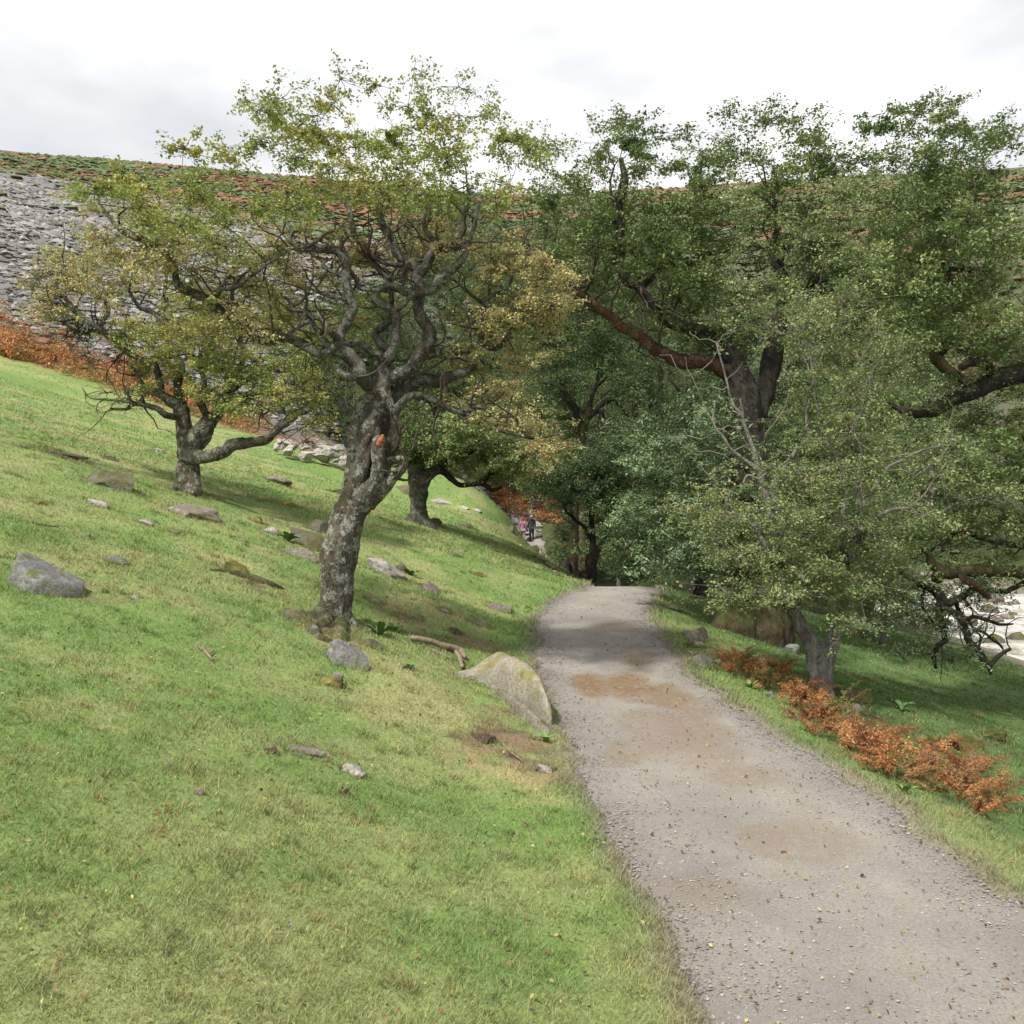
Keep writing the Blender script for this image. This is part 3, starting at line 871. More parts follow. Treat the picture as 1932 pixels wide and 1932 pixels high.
LIMBS1 = [
 # (points on the enlargement, depth shift)
 ([(945, 1000, 55), (935, 950, 45), (895, 860, 36), (850, 780, 30), (905, 735, 30), (955, 690, 26), (975, 640, 20)], .25),
 ([(965, 1010, 48), (985, 860, 33), (1008, 720, 30), (990, 620, 32), (905, 562, 35), (842, 510, 32), (872, 455, 30), (965, 430, 28), (1060, 462, 30), (1150, 478, 30), (1280, 445, 35), (1330, 370, 38), (1430, 290, 32), (1500, 220, 26), (1540, 120, 20), (1590, -40, 16), (1600, -200, 11)], -.05),
 ([(970, 425, 24), (910, 335, 21), (850, 272, 19), (790, 225, 14), (740, 140, 9)], .1),
 ([(990, 415, 20), (1060, 350, 18), (1098, 285, 15), (1105, 200, 10)], .15),
 ([(975, 590, 20), (975, 470, 17), (968, 380, 11)], .15),
 ([(1000, 585, 18), (1075, 550, 17), (1115, 490, 12)], -.15),
 ([(1130, 1020, 60), (1180, 930, 58), (1240, 850, 52), (1240, 760, 48), (1190, 680, 45), (1160, 600, 40), (1170, 480, 41), (1165, 360, 44), (1178, 285, 44)], .1),
 ([(1178, 300, 40), (1215, 285, 36), (1250, 220, 36), (1300, 155, 36), (1400, 155, 33), (1480, 130, 29), (1495, 60, 26), (1500, -60, 22), (1540, -200, 17), (1520, -330, 10)], .1),
 ([(1178, 285, 42), (1100, 260, 36), (1040, 220, 33), (970, 130, 31), (940, 50, 30), (900, -30, 28), (885, -160, 22), (930, -300, 15), (900, -420, 8)], .15),
 ([(1060, 262, 24), (960, 265, 19), (840, 220, 21), (780, 190, 22), (760, 120, 26), (700, 70, 25), (680, 0, 24), (660, -120, 20), (600, -240, 13), (610, -350, 8)], .05),
 ([(1300, 155, 24), (1288, 105, 20), (1240, 60, 18), (1212, -20, 15), (1230, -140, 9)], .2),
 ([(1195, 180, 10), (1190, 100, 9), (1150, 20, 7), (1090, -60, 5)], .1),
 ([(820, 1180, 52), (750, 1100, 55), (728, 1015, 50), (650, 940, 52), (545, 908, 47), (440, 930, 37), (340, 872, 38), (230, 812, 35), (150, 815, 32), (20, 830, 33), (-60, 790, 30), (-160, 690, 30), (-290, 615, 34), (-390, 530, 35), (-480, 490, 32), (-595, 425, 30), (-622, 350, 27), (-622, 260, 23), (-700, 200, 24), (-800, 130, 24), (-870, 90, 26), (-970, 50, 21), (-1040, 0, 17), (-1110, -80, 12), (-1200, -200, 7)], -.35),
 ([(540, 905, 46), (580, 815, 37), (640, 700, 38), (690, 590, 34), (650, 500, 35), (632, 380, 33), (640, 270, 35), (600, 190, 36), (540, 160, 32), (420, 148, 32), (290, 140, 24), (220, 90, 18), (240, 20, 14), (180, -80, 10), (190, -200, 6)], -.4),
 ([(505, 890, 28), (440, 805, 25), (382, 742, 22), (387, 692, 20), (330, 692, 18), (255, 735, 19), (205, 790, 15)], -.45),
 ([(550, 830, 28), (522, 780, 26), (480, 705, 22), (442, 650, 15), (425, 590, 8)], -.55),
 ([(387, 690, 18), (350, 622, 18), (240, 592, 15), (215, 540, 12), (150, 480, 8)], -.45),
 ([(585, 850, 28), (700, 855, 25), (770, 862, 25), (820, 908, 28), (890, 935, 32)], -.2),
 ([(590, 360, 15), (490, 305, 14), (472, 255, 12), (535, 218, 9)], -.4),
 ([(645, 550, 18), (540, 512, 18), (430, 480, 13), (340, 430, 8)], -.4),
 ([(650, 320, 20), (700, 370, 18), (732, 432, 18), (850, 452, 17), (900, 440, 10)], -.3),
 ([(740, 1150, 30), (670, 1100, 29), (600, 1075, 27), (568, 1055, 20)], -.5),
 ([(285, 140, 16), (420, 95, 12), (480, 50, 10), (580, 10, 8), (650, -60, 5)], -.5),
 ([(-390, 530, 20), (-350, 600, 15), (-310, 500, 12), (-250, 380, 10), (-200, 330, 8)], -.4),
 ([(-170, 690, 22), (-150, 600, 20), (-210, 520, 16), (-190, 420, 12), (-100, 320, 8)], -.3),
 ([(-470, 450, 16), (-330, 465, 15), (-200, 440, 15), (-90, 380, 13), (60, 270, 11), (200, 180, 8), (330, 110, 5)], -.7),
 ([(1030, 1330, 48), (1050, 1210, 50), (1110, 1150, 50), (1200, 1112, 42), (1290, 1140, 46), (1400, 1100, 41), (1545, 1045, 31), (1590, 960, 28), (1620, 850, 22), (1640, 700, 20), (1640, 560, 18), (1665, 528, 16), (1760, 482, 15), (1832, 440, 12), (1862, 290, 10), (1900, 180, 6)], .3),
 ([(1640, 565, 13), (1540, 490, 11), (1450, 412, 9), (1380, 380, 6)], .3),
 ([(1630, 605, 10), (1540, 590, 9), (1440, 573, 8)], .3),
 ([(1602, 905, 28), (1500, 905, 27), (1450, 905, 27), (1432, 865, 16)], .3),
 ([(1602, 895, 26), (1700, 880, 23), (1770, 872, 21), (1850, 765, 18), (1920, 740, 15), (2050, 700, 12), (2150, 600, 9), (2240, 480, 7), (2330, 420, 5)], .3),
 ([(1050, 1330, 38), (1085, 1255, 29), (1180, 1238, 27), (1270, 1272, 28), (1340, 1315, 27), (1400, 1348, 25), (1500, 1362, 24), (1580, 1312, 20), (1680, 1332, 18), (1730, 1385, 15), (1860, 1392, 12), (1910, 1460, 8)], -.1),
 ([(1520, 1365, 20), (1575, 1420, 18), (1645, 1450, 16), (1760, 1490, 15), (1900, 1520, 15), (2040, 1560, 11), (2160, 1540, 8), (2260, 1500, 5)], -.1),
 ([(1225, 1235, 22), (1400, 1202, 19), (1500, 1250, 16), (1570, 1272, 12), (1700, 1300, 8)], .4),
 ([(1275, 870, 24), (1300, 905, 22), (1335, 942, 19), (1365, 925, 10)], .1),
]
for pts, do in LIMBS1:
    big = max(p[2] for p in pts)
    T1.branch(graft(T1, c2(pts, do)), M_BARK_LIMB, 14 if big > 25 else 9, .24, wob=0.05)
R1 = T1.rng
T1.spurs(150, .75, .018)
T1.pads(spread(R1, [(1010, 620, 75, 60, 26, .2), (1050, 545, 40, 45, 14, .2), (960, 520, 70, 60, 18, .3), (900, 610, 60, 60, 12, .5), (930, 700, 80, 45, 13, .6), (1040, 830, 40, 35, 9, -.1), (950, 770, 80, 50, 15, .2), (860, 480, 60, 50, 8, .8), (985, 470, 60, 45, 12, .3)], D1, .45), .22, .45, 185, 'ochre', (.036, .026), sub=8, orange=.02, twig=.010)
T1.pads(spread(R1, [(640, 470, 130, 45, 18, .2), (560, 560, 80, 55, 18, .3), (470, 500, 90, 60, 20, .1), (350, 500, 90, 55, 18, -.2), (250, 460, 70, 40, 13, -.4), (480, 610, 60, 40, 12, -.2), (410, 580, 60, 30, 10, .2), (700, 560, 60, 70, 6, 1.0), (600, 640, 70, 40, 7, .5), (800, 470, 70, 45, 9, .5)], D1, .5), .22, .42, 165, 'ochre', (.036, .026), sub=8, orange=.025, twig=.010)
T1.pads(spread(R1, [(560, 330, 300, 90, 46), (880, 330, 160, 90, 28), (700, 210, 260, 70, 26), (300, 380, 130, 60, 16, -.4)], D1, .9), .27, .5, 240, 'ygreen', (.040, .028), sub=8, twig=.009)
T1.pads(spread(R1, [(330, 450, 100, 40, 10, -.5), (430, 470, 70, 50, 8, -.4), (700, 620, 120, 60, 8, 1.1), (640, 740, 90, 45, 7, .6), (850, 700, 60, 60, 7, .9)], D1, .5), .24, .5, 120, 'ygreen', (.034, .023), sub=6)
T1.finish()

# ---- the second hawthorn, further up the slope
g = ground_at(355, 930)
D2 = g[1]
T2 = Tree("hawthorn_tree", g, "gnarled hawthorn with one limb reaching sideways low over the slope", seed=23)
e1 = lambda pts, do=0.0: trace(47.44, 429.4, 3.9037, D2 + do, pts)
T2.trunk([e1([(1195, 1970, 100), (1195, 1880, 72), (1185, 1780, 68), (1190, 1690, 74), (1215, 1610, 78), (1280, 1545, 78), (1330, 1470, 68), (1375, 1400, 54)]),
          e1([(1190, 1700, 60), (1175, 1600, 58), (1172, 1500, 60), (1165, 1400, 58), (1150, 1320, 55)]),
          e1([(1160, 1880, 50), (1100, 1920, 38, -.2), (1040, 1960, 22, -.4)]),
          e1([(1240, 1700, 40, -.1), (1250, 1850, 38, -.15), (1265, 1960, 48, -.2)]),
          e1([(1170, 1690, 50, -.2), (1260, 1690, 52, -.3), (1340, 1690, 47, -.4), (1440, 1660, 44, -.5)]),
          e1([(1350, 1440, 45), (1420, 1370, 45), (1450, 1290, 42)])], M_BARK_GREY, voxel=.028, rough=.035)
for pts, do in [
 ([(1400, 1675, 46), (1470, 1650, 43), (1545, 1595, 47), (1650, 1582, 41), (1765, 1558, 36), (1850, 1490, 30), (1960, 1405, 34), (2060, 1350, 30), (2120, 1325, 22), (2230, 1330, 12)], -.5),
 ([(2060, 1350, 20), (2040, 1260, 18), (2050, 1190, 14), (2100, 1120, 10)], -.5),
 ([(2100, 1330, 16), (2150, 1280, 16), (2140, 1190, 12), (2110, 1100, 8)], -.4),
 ([(1960, 1405, 18), (1880, 1350, 14), (1780, 1335, 12), (1700, 1300, 8)], -.6),
 ([(1150, 1330, 52), (1100, 1290, 46), (1020, 1240, 36), (930, 1190, 26), (870, 1150, 16), (800, 1050, 10)], 0),
 ([(1160, 1380, 40), (1130, 1230, 38), (1125, 1110, 34), (1150, 1030, 30), (1090, 900, 24), (1060, 860, 20), (1090, 740, 12)], .3),
 ([(1055, 1070, 28), (960, 1020, 26), (870, 975, 24), (740, 910, 22), (640, 830, 24), (580, 775, 20), (480, 770, 16), (370, 750, 12), (260, 690, 8)], -.2),
 ([(640, 830, 18), (540, 740, 20), (430, 670, 20), (350, 600, 24), (300, 530, 14), (235, 430, 12), (290, 260, 7)], -.5),
 ([(350, 600, 14), (230, 605, 10), (130, 590, 7)], -.5),
 ([(300, 530, 12), (200, 500, 9), (110, 400, 6), (40, 330, 4)], -.4),
 ([(670, 690, 14), (610, 620, 16), (590, 520, 12), (650, 400, 8)], .4),
 ([(1090, 900, 20), (960, 640, 18), (830, 580, 14), (730, 420, 10), (700, 330, 7)], .5),
 ([(1010, 690, 18), (1040, 560, 17), (1035, 420, 12), (1050, 330, 7)], .8),
 ([(1120, 1390, 28), (1040, 1380, 26), (960, 1330, 22), (800, 1300, 17), (740, 1340, 12), (620, 1335, 6)], -.5),
 ([(930, 1320, 12), (740, 1285, 10), (590, 1265, 8), (480, 1245, 5), (420, 1180, 4)], -.6),
 ([(1270, 1370, 30), (1280, 1290, 26), (1350, 1262, 26), (1480, 1250, 25), (1650, 1230, 23), (1780, 1242, 17), (1880, 1230, 9)], -.3),
 ([(1460, 1290, 38), (1500, 1200, 32), (1530, 1100, 26), (1600, 1010, 20), (1610, 900, 22), (1590, 830, 16), (1640, 700, 9)], .2),
 ([(1500, 1230, 24), (1620, 1130, 22), (1760, 1060, 20), (1900, 990, 15), (2050, 950, 9)], .3),
 ([(1300, 1260, 22), (1320, 1130, 20), (1290, 1000, 16), (1330, 860, 12), (1420, 780, 7)], .1)]:
    T2.branch(graft(T2, e1(pts, do)), M_BARK_LIMB, 9, .2, wob=.06)
R2 = T2.rng
T2.spurs(120, 1.0, .022)
T2.pads(spread(R2, [(350, 600, 70, 40, 20, -.4), (420, 620, 60, 35, 14, 0), (300, 640, 60, 25, 10, -.4), (250, 630, 45, 25, 8, -.3), (330, 690, 70, 30, 14, -.3), (430, 690, 70, 30, 14, -.2), (380, 650, 90, 40, 16, .4)], D2, .6), .34, .42, 215, 'ygreen', (.05, .034), sub=7, orange=.05)
T2.pads(spread(R2, [(110, 510, 60, 40, 17), (150, 560, 80, 45, 17), (230, 540, 70, 40, 14, .4), (80, 580, 35, 30, 6), (190, 480, 60, 40, 10, .4)], D2, .6), .34, .42, 190, 'ochre', (.05, .034), sub=7, orange=.03)
T2.pads(spread(R2, [(500, 760, 60, 20, 12, -.6), (450, 770, 30, 14, 6, -.6), (560, 740, 50, 40, 12, -.3), (580, 670, 60, 40, 14, .5), (480, 720, 60, 30, 12, 0), (410, 740, 60, 20, 8, -.2), (600, 800, 40, 20, 5, -.3), (260, 710, 40, 30, 6, 0), (530, 610, 60, 50, 12, .8)], D2, .6), .34, .42, 190, 'ygreen', (.05, .034), sub=7)
T2.pads(spread(R2, [(250, 400, 160, 60, 14, .6), (420, 450, 120, 60, 12, .8)], D2, .8), .42, .45, 190, 'ochre', (.055, .035), sub=7)
T2.pads(spread(R2, [(180, 660, 90, 40, 16, -.3), (130, 620, 60, 40, 8, -.2), (240, 750, 60, 25, 7, -.5), (560, 830, 40, 20, 4, -.3)], D2, .5), .5, .5, 14, 'ygreen', (.05, .034), sub=12, twig=.013)
T2.finish()

# ---- small dark hawthorn behind the trunk of the first
g = ground_at(790, 988)
D3 = g[1]
T3 = Tree("hawthorn_tree", g, "stubby dark hawthorn with spreading low boughs just behind the leaning tree", seed=31)
f3 = lambda pts, do=0.0: [(*at(p[0], p[1], D3 + do + (p[3] if len(p) > 3 else 0)), p[2] * D3 / F) for p in pts]
T3.trunk([f3([(790, 1000, 24), (789, 970, 17), (790, 940, 16), (788, 910, 17), (782, 880, 16)]), f3([(800, 985, 12), (812, 992, 7, -.2), (822, 998, 4, -.3)]), f3([(780, 975, 11), (766, 988, 6, -.2)]), f3([(790, 920, 13), (808, 895, 12), (828, 882, 10)])], M_BARK_LIMB, voxel=.035, rough=.04)
for pts in [[(785, 890, 15), (775, 850, 13), (765, 815, 10), (740, 780, 7), (725, 750, 4)], [(785, 885, 12), (800, 840, 11), (815, 800, 8), (830, 760, 5)], [(825, 884, 8), (850, 902, 6), (870, 914, 5), (905, 911, 5), (930, 926, 4), (948, 920, 2)], [(830, 880, 9), (870, 860, 8), (910, 840, 6), (950, 835, 4)], [(905, 912, 6), (930, 890, 5), (960, 870, 4), (990, 860, 3)], [(775, 850, 8), (740, 850, 6), (705, 835, 4)]]:
    T3.branch(graft(T3, f3(pts)), M_BARK_DARK, 7, .2, wob=.1)
T3.pads(spread(T3.rng, [(800, 830, 70, 45, 40), (880, 840, 70, 40, 24), (930, 870, 60, 30, 16), (760, 800, 60, 40, 14), (850, 780, 70, 40, 16)], D3, 1.1), .5, .55, 330, 'green', (.065, .045), sub=7)
T3.pads(spread(T3.rng, [(960, 860, 50, 45, 14), (900, 790, 70, 40, 14), (970, 790, 50, 40, 12)], D3 + .8, 1.0), .5, .5, 240, 'ochre', (.06, .04), sub=7)
T3.finish(leaf_material=M_LEAF_DEEP)

# ---- light, feathery hawthorn right of the path
g = ground_at(1545, 1312)
D4 = g[1]
T4 = Tree("hawthorn_tree", g, "pale barked forked hawthorn with feathery crown on the bank right of the path", seed=41)
e8 = lambda pts, do=0.0: trace(1308.7, 899.7, 3.209, D4 + do, pts)
T4.trunk([e8([(775, 1360, 85), (768, 1290, 66), (752, 1180, 62), (735, 1080, 58), (700, 980, 50), (655, 910, 46), (615, 830, 42), (585, 740, 38)]),
          e8([(780, 1300, 55), (800, 1180, 48), (815, 1080, 46), (845, 980, 42), (880, 890, 34), (910, 800, 28)]),
          e8([(760, 1290, 50), (730, 1330, 30, -.1), (690, 1370, 18, -.15)])], M_BARK_PALE, voxel=.018, rough=.022)
for pts, do in [
 ([(590, 750, 38), (570, 650, 34), (540, 520, 32), (510, 400, 30), (470, 280, 28), (430, 120, 22), (400, -40, 18), (360, -180, 14), (300, -330, 10), (290, -480, 6)], .1),
 ([(905, 810, 28), (925, 690, 26), (950, 540, 24), (985, 380, 22), (1000, 200, 18), (990, 40, 15), (1010, -120, 11), (960, -300, 8), (990, -450, 5)], .2),
 ([(545, 530, 24), (460, 430, 20), (380, 330, 16), (270, 250, 12), (200, 190, 9), (230, 90, 6)], -.3),
 ([(985, 380, 18), (1080, 280, 15), (1180, 200, 12), (1320, 190, 9), (1450, 240, 6)], -.1),
 ([(950, 540, 18), (910, 380, 18), (900, 200, 14), (920, 40, 10), (850, -120, 8), (820, -260, 5)], -.2),
 ([(430, 120, 18), (520, -20, 16), (600, -140, 14), (690, -230, 11), (760, -380, 7), (740, -520, 4)], .2),
 ([(400, -40, 14), (290, -130, 12), (200, -200, 9), (120, -330, 6), (130, -460, 4)], .1),
 ([(1000, 200, 14), (1100, 60, 12), (1200, -60, 10), (1350, -140, 8), (1500, -190, 5)], .2),
 ([(615, 830, 20), (520, 760, 14), (430, 740, 10), (340, 720, 7)], -.4),
 ([(690, -230, 9), (680, -420, 8), (720, -580, 6), (700, -760, 4), (640, -900, 3)], .3),
 ([(300, -330, 9), (230, -480, 8), (180, -650, 6), (150, -800, 4)], .2),
 ([(960, -300, 8), (1050, -430, 7), (1080, -600, 5), (1150, -750, 3)], .2)]:
    T4.branch(graft(T4, e8(pts, do)), M_BARK_PALE, 7, .16, wob=.1)
for pts in ([(300, 40, 7), (330, -10, 7), (400, 10, 6), (440, -20, 4)], [(1150, 190, 6), (1210, 150, 6), (1280, 160, 5), (1340, 210, 5), (1355, 250, 3)], [(140, 30, 4), (60, -40, 4), (30, -100, 3)], [(340, 720, 6), (230, 730, 6), (190, 690, 5), (150, 640, 3)], [(1480, 200, 5), (1380, 225, 4), (1250, 190, 4)], [(980, -760, 4), (1000, -700, 5), (1060, -660, 4)]):
    T4.branch(e8(pts, -.7), M_TWIG_PALE, 6, .1, name='dead_twig', skel=False, wob=.06)
R4 = T4.rng
T4.spurs(60, .9, .009)
T4.pads(spread(R4, [(1560, 1085, 110, 55, 30, -.3), (1450, 1080, 90, 60, 26, -.3), (1620, 1040, 110, 80, 30, 0), (1480, 980, 110, 70, 30, -.2), (1390, 1010, 70, 80, 20, -.1), (1420, 1130, 60, 30, 11, -.4), (1330, 950, 60, 70, 14, .1), (1690, 1060, 60, 50, 9, .2), (1600, 1160, 40, 40, 6, 0)], D4, .7), .27, .5, 190, 'lgreen', (.038, .027), sub=7, twig=.006)
T4.pads(spread(R4, [(1520, 880, 90, 60, 20, 0), (1620, 880, 100, 80, 24, .1), (1720, 940, 80, 70, 14, .3), (1570, 740, 90, 80, 18, .1), (1480, 600, 60, 70, 10, .2), (1600, 600, 90, 80, 16, .2), (1560, 500, 100, 60, 12, .2), (1700, 720, 80, 80, 14, .4), (1385, 560, 40, 60, 5, .3), (1500, 380, 150, 80, 16, .3)], D4, .8), .27, .5, 160, 'lgreen', (.038, .027), sub=7, twig=.006)
T4.pads(spread(R4, [(1560, 1000, 150, 110, 18, .5), (1580, 700, 150, 150, 18, .6)], D4, .8), .27, .5, 115, 'lgreen', (.038, .027), sub=6, twig=.007)
T4.finish(twig_mat=M_TWIG_PALE, leaf_material=M_LEAF_DEEP)

# ---- big oak with the rusty limb
g = ground_at(1425, 1200)
D5 = 17.5
base5 = at(1430, 1205, D5); base5[2] = float(height(base5[:1], base5[1:2])[0])
T5 = Tree("oak_tree", base5, "big dark oak whose long rusty limb reaches left over the path", seed=53)
e3 = lambda pts, do=0.0: trace(940.6, 429.4, 3.904, D5 + do, pts)
pz = (base5[2] - EYE) / D5 * F * -1 + 966
f5 = lambda pts, do=0.0: [(*at(p[0], p[1], D5 + do + (p[3] if len(p) > 3 else 0)), p[2] * D5 / F) for p in pts]
T5.trunk([f5([(1432, pz + 12, 56), (1432, 1130, 46), (1430, 1050, 40), (1424, 960, 36), (1416, 880, 36), (1406, 820, 36), (1402, 770, 34), (1400, 735, 30)]),
          f5([(1400, 745, 28), (1388, 715, 20), (1368, 697, 17)]), f5([(1402, 760, 26), (1400, 720, 22), (1385, 680, 20), (1366, 660, 18)]),
          f5([(1425, 1130, 36), (1395, 1165, 30, -.3), (1372, 1190, 22, -.5), (1355, 1215, 12, -.6)]), f5([(1440, 1150, 36), (1465, 1190, 30, -.3), (1485, 1215, 20, -.4)]), f5([(1430, 1130, 34), (1420, 1190, 28, -.5), (1415, 1225, 20, -.7)]),
          f5([(1404, 800, 22), (1436, 760, 20, .2), (1455, 690, 18, .4), (1470, 600, 16, .6)])], M_BARK_DARK, voxel=.04, rough=.05)
T5.trunk([f5([(1436, pz + 14, 56, -.3), (1440, 1175, 48, -.35), (1452, 1140, 34, -.3)]), f5([(1395, pz + 10, 44, -.5), (1392, 1180, 38, -.55), (1400, 1150, 26, -.4)]), f5([(1358, 1222, 20, -.6), (1372, 1180, 26, -.6), (1395, 1150, 22, -.4)]), f5([(1475, 1222, 24, -.4), (1472, 1180, 24, -.4), (1455, 1140, 22, -.3)])], M_BARK_MOSS, voxel=.035, rough=.06, name='root_mass')
red = T5.branch(graft(T5, e3([(1700, 1090, 62), (1620, 1020, 58), (1500, 985, 56), (1330, 985, 54), (1220, 925, 47), (1085, 830, 44), (935, 735, 41), (790, 625, 36), (640, 515, 30), (545, 435, 24), (475, 350, 26), (410, 285, 26), (335, 272, 21), (250, 292, 18), (120, 320, 14), (-20, 350, 9)])), M_BARK_RED, 16, .30, wob=.10)
red['label'] = "long rusty brown limb mossy on top"
for pts, do in [
 ([(1700, 960, 58), (1600, 850, 60), (1500, 775, 55), (1350, 730, 46), (1225, 680, 34), (1140, 560, 30), (1050, 445, 38), (930, 375, 36), (905, 260, 40), (900, 140, 46), (888, 0, 50), (880, -180, 44), (930, -350, 30), (900, -520, 16)], .4),
 ([(1050, 445, 26), (1100, 400, 24), (1180, 330, 20), (1250, 200, 18), (1210, 80, 16), (1180, -60, 12)], .6),
 ([(2060, 680, 30), (2080, 520, 28), (2070, 330, 34), (2090, 180, 36), (2180, 140, 24), (2300, 170, 14)], .8),
 ([(2070, 330, 26), (2020, 150, 24), (2060, -80, 18), (2000, -300, 10)], .8),
 ([(2060, 640, 22), (2200, 480, 20), (2400, 380, 16), (2550, 200, 10)], 1.0),
 ([(620, 505, 12), (660, 450, 11), (690, 380, 9), (720, 250, 6)], -.1),
 ([(590, 480, 8), (600, 560, 8), (635, 640, 4)], -.1)]:
    T5.branch(graft(T5, e3(pts, do)), M_BARK_DARK, 10, .18, wob=.1)
R5 = T5.rng
T5.spurs(90, 1.6, .03, .12)
T5.pads(spread(R5, [(1150, 480, 110, 50, 20, .4), (1250, 560, 90, 60, 16, .6), (1300, 480, 90, 60, 16, .6), (1180, 400, 160, 70, 26, .5), (1400, 420, 140, 70, 24, .8), (1330, 620, 70, 50, 9, .9), (1500, 560, 100, 100, 20, 1.2), (1600, 480, 90, 70, 16, 1.2), (1350, 280, 240, 80, 36, .6), (1600, 330, 150, 80, 20, 1), (1060, 330, 100, 60, 10, .4), (1640, 560, 90, 70, 16, 1.6), (1600, 650, 70, 60, 10, 1.6), (1700, 430, 80, 60, 10, 1.6)], D5, 1.0), .50, .45, 310, 'green', (.072, .038), sub=7, twig=.010)
T5.pads(spread(R5, [(1340, 850, 70, 50, 13, -.6), (1260, 930, 80, 60, 20, -.3), (1330, 1010, 60, 50, 14, -.2), (1300, 790, 70, 40, 12, -.3), (1230, 840, 60, 50, 12, 0), (1200, 960, 40, 30, 7, -.2), (1440, 920, 60, 70, 12, -.8), (1290, 1070, 60, 30, 8, .2)], D5, .7), .44, .42, 260, 'grey', (.095, .030), sub=8, twig=.007, droop=.06)
T5.pads(spread(R5, [(1400, 640, 60, 80, 8, 1.2), (1480, 760, 80, 90, 12, 1.4), (1560, 900, 90, 120, 20, 1.6), (1400, 1040, 80, 60, 14, .8)], D5, .8), .55, .5, 260, 'dark', (.065, .035), sub=8, twig=.009)
T5.finish(leaf_material=M_LEAF_DEEP)

# ---- oak at the right edge, its trunk outside the picture
D6 = 15.5
base6 = at(2060, 1150, D6); base6[2] = float(height(base6[:1], base6[1:2])[0])
T6 = Tree("oak_tree", base6, "black limbed oak hanging over the river bank at the edge of the wood", seed=61)
f6 = lambda pts, do=0.0: [(*at(p[0], p[1], D6 + do + (p[3] if len(p) > 3 else 0)), p[2] * D6 / F) for p in pts]
e4 = lambda pts, do=0.0: trace(1390.5, 429.4, 3.904, D6 + do, pts)
z5 = lambda pts, do=0.0: trace(1635.9, 981.5, 5.905, D6 + do, pts)
pz6 = 966 - (base6[2] - EYE) / D6 * F
T6.trunk([f6([(2060, pz6 + 15, 72), (2055, pz6 - 80, 50), (2050, 1150, 44), (2040, 1000, 42), (2020, 850, 40), (2000, 720, 38), (2010, 560, 32), (1990, 430, 26), (2000, 300, 20)]),
          f6([(2030, 800, 30), (1980, 720, 24), (1930, 700, 20)]), f6([(2050, 1130, 30), (2000, 1100, 20), (1940, 1085, 15)])], M_BARK_DARK, voxel=.045, rough=.05)
for pts, do, fn, mt in [
 ([(2080, 1080, 80), (1930, 1110, 74), (1750, 1195, 62), (1600, 1262, 52), (1450, 1335, 52), (1330, 1362, 44), (1230, 1350, 26), (1120, 1290, 14)], 0, e4, M_BARK_DARK),
 ([(1930, 1105, 40), (1850, 1020, 32), (1750, 1000, 34), (1640, 1040, 28)], -.2, e4, M_BARK_DARK),
 ([(1640, 1080, 22), (1480, 980, 44), (1500, 900, 50), (1580, 830, 36), (1640, 760, 20)], .3, e4, M_BARK_MOSS),
 ([(2060, 120, 50), (1950, 170, 50), (1880, 230, 44), (1800, 380, 40), (1770, 480, 30), (1800, 560, 18)], .5, e4, M_BARK_DARK),
 ([(1860, 300, 26), (1640, 300, 22), (1500, 265, 26), (1350, 240, 30), (1250, 225, 14)], .3, e4, M_BARK_DARK),
 ([(1800, 520, 26), (1640, 440, 26), (1560, 370, 28), (1500, 330, 22), (1440, 260, 10)], .2, e4, M_BARK_DARK),
 ([(1780, 900, 16), (1800, 800, 12), (1860, 690, 8)], -.2, e4, M_BARK_DARK),
 ([(1850, 560, 80), (1600, 558, 68), (1300, 565, 66), (1080, 565, 70), (860, 575, 72), (740, 480, 56), (680, 370, 36), (590, 310, 24)], 0, z5, M_BARK_MOSS),
 ([(1060, 580, 42), (1110, 670, 40), (1200, 730, 42), (1290, 790, 40), (1350, 860, 24)], -.3, z5, M_BARK_RED),
 ([(860, 590, 60), (760, 640, 52), (830, 660, 40)], .1, z5, M_BARK_MOSS),
 ([(1850, 760, 30), (1560, 780, 30), (1460, 778, 28), (1280, 765, 30), (1150, 800, 36), (1000, 882, 40), (900, 920, 44), (830, 860, 55), (760, 790, 58), (620, 720, 46), (480, 645, 34), (330, 560, 22), (180, 480, 14)], .1, z5, M_BARK_DARK),
 ([(810, 860, 50), (810, 950, 46), (800, 1050, 42), (830, 1180, 36), (860, 1300, 32), (880, 1330, 30), (800, 1370, 28), (770, 1450, 26), (750, 1530, 26), (790, 1660, 16)], .1, z5, M_BARK_DARK),
 ([(850, 940, 42), (930, 1000, 42), (1010, 1060, 42), (1080, 1180, 42), (1130, 1320, 40), (1220, 1450, 40), (1310, 1560, 38), (1370, 1650, 28), (1390, 1720, 14)], 0, z5, M_BARK_DARK),
 ([(1310, 1560, 30), (1380, 1600, 28), (1460, 1520, 26), (1600, 1440, 18)], 0, z5, M_BARK_DARK),
 ([(990, 890, 22), (1030, 1000, 24), (1100, 1100, 24), (1200, 1070, 20), (1350, 1110, 20), (1480, 1150, 17), (1620, 1140, 10)], .2, z5, M_BARK_DARK),
 ([(1110, 1110, 16), (1200, 1190, 15), (1330, 1280, 15), (1460, 1390, 12), (1560, 1500, 8)], .2, z5, M_BARK_DARK),
 ([(640, 770, 16), (610, 930, 15), (660, 1030, 14), (720, 1110, 12), (760, 1200, 7)], .1, z5, M_BARK_DARK),
 ([(1220, 1400, 14), (1250, 1300, 13), (1210, 1220, 9)], .1, z5, M_BARK_DARK),
 ([(900, 120, 20), (1050, 110, 22), (1200, 170, 26), (1350, 220, 26), (1500, 250, 28), (1800, 300, 30)], .3, z5, M_BARK_DARK)]:
    T6.branch(graft(T6, fn(pts, do)), mt, 10, .2, wob=.1)
R6 = T6.rng
T6.spurs(34, .8, .016, .10, 0)
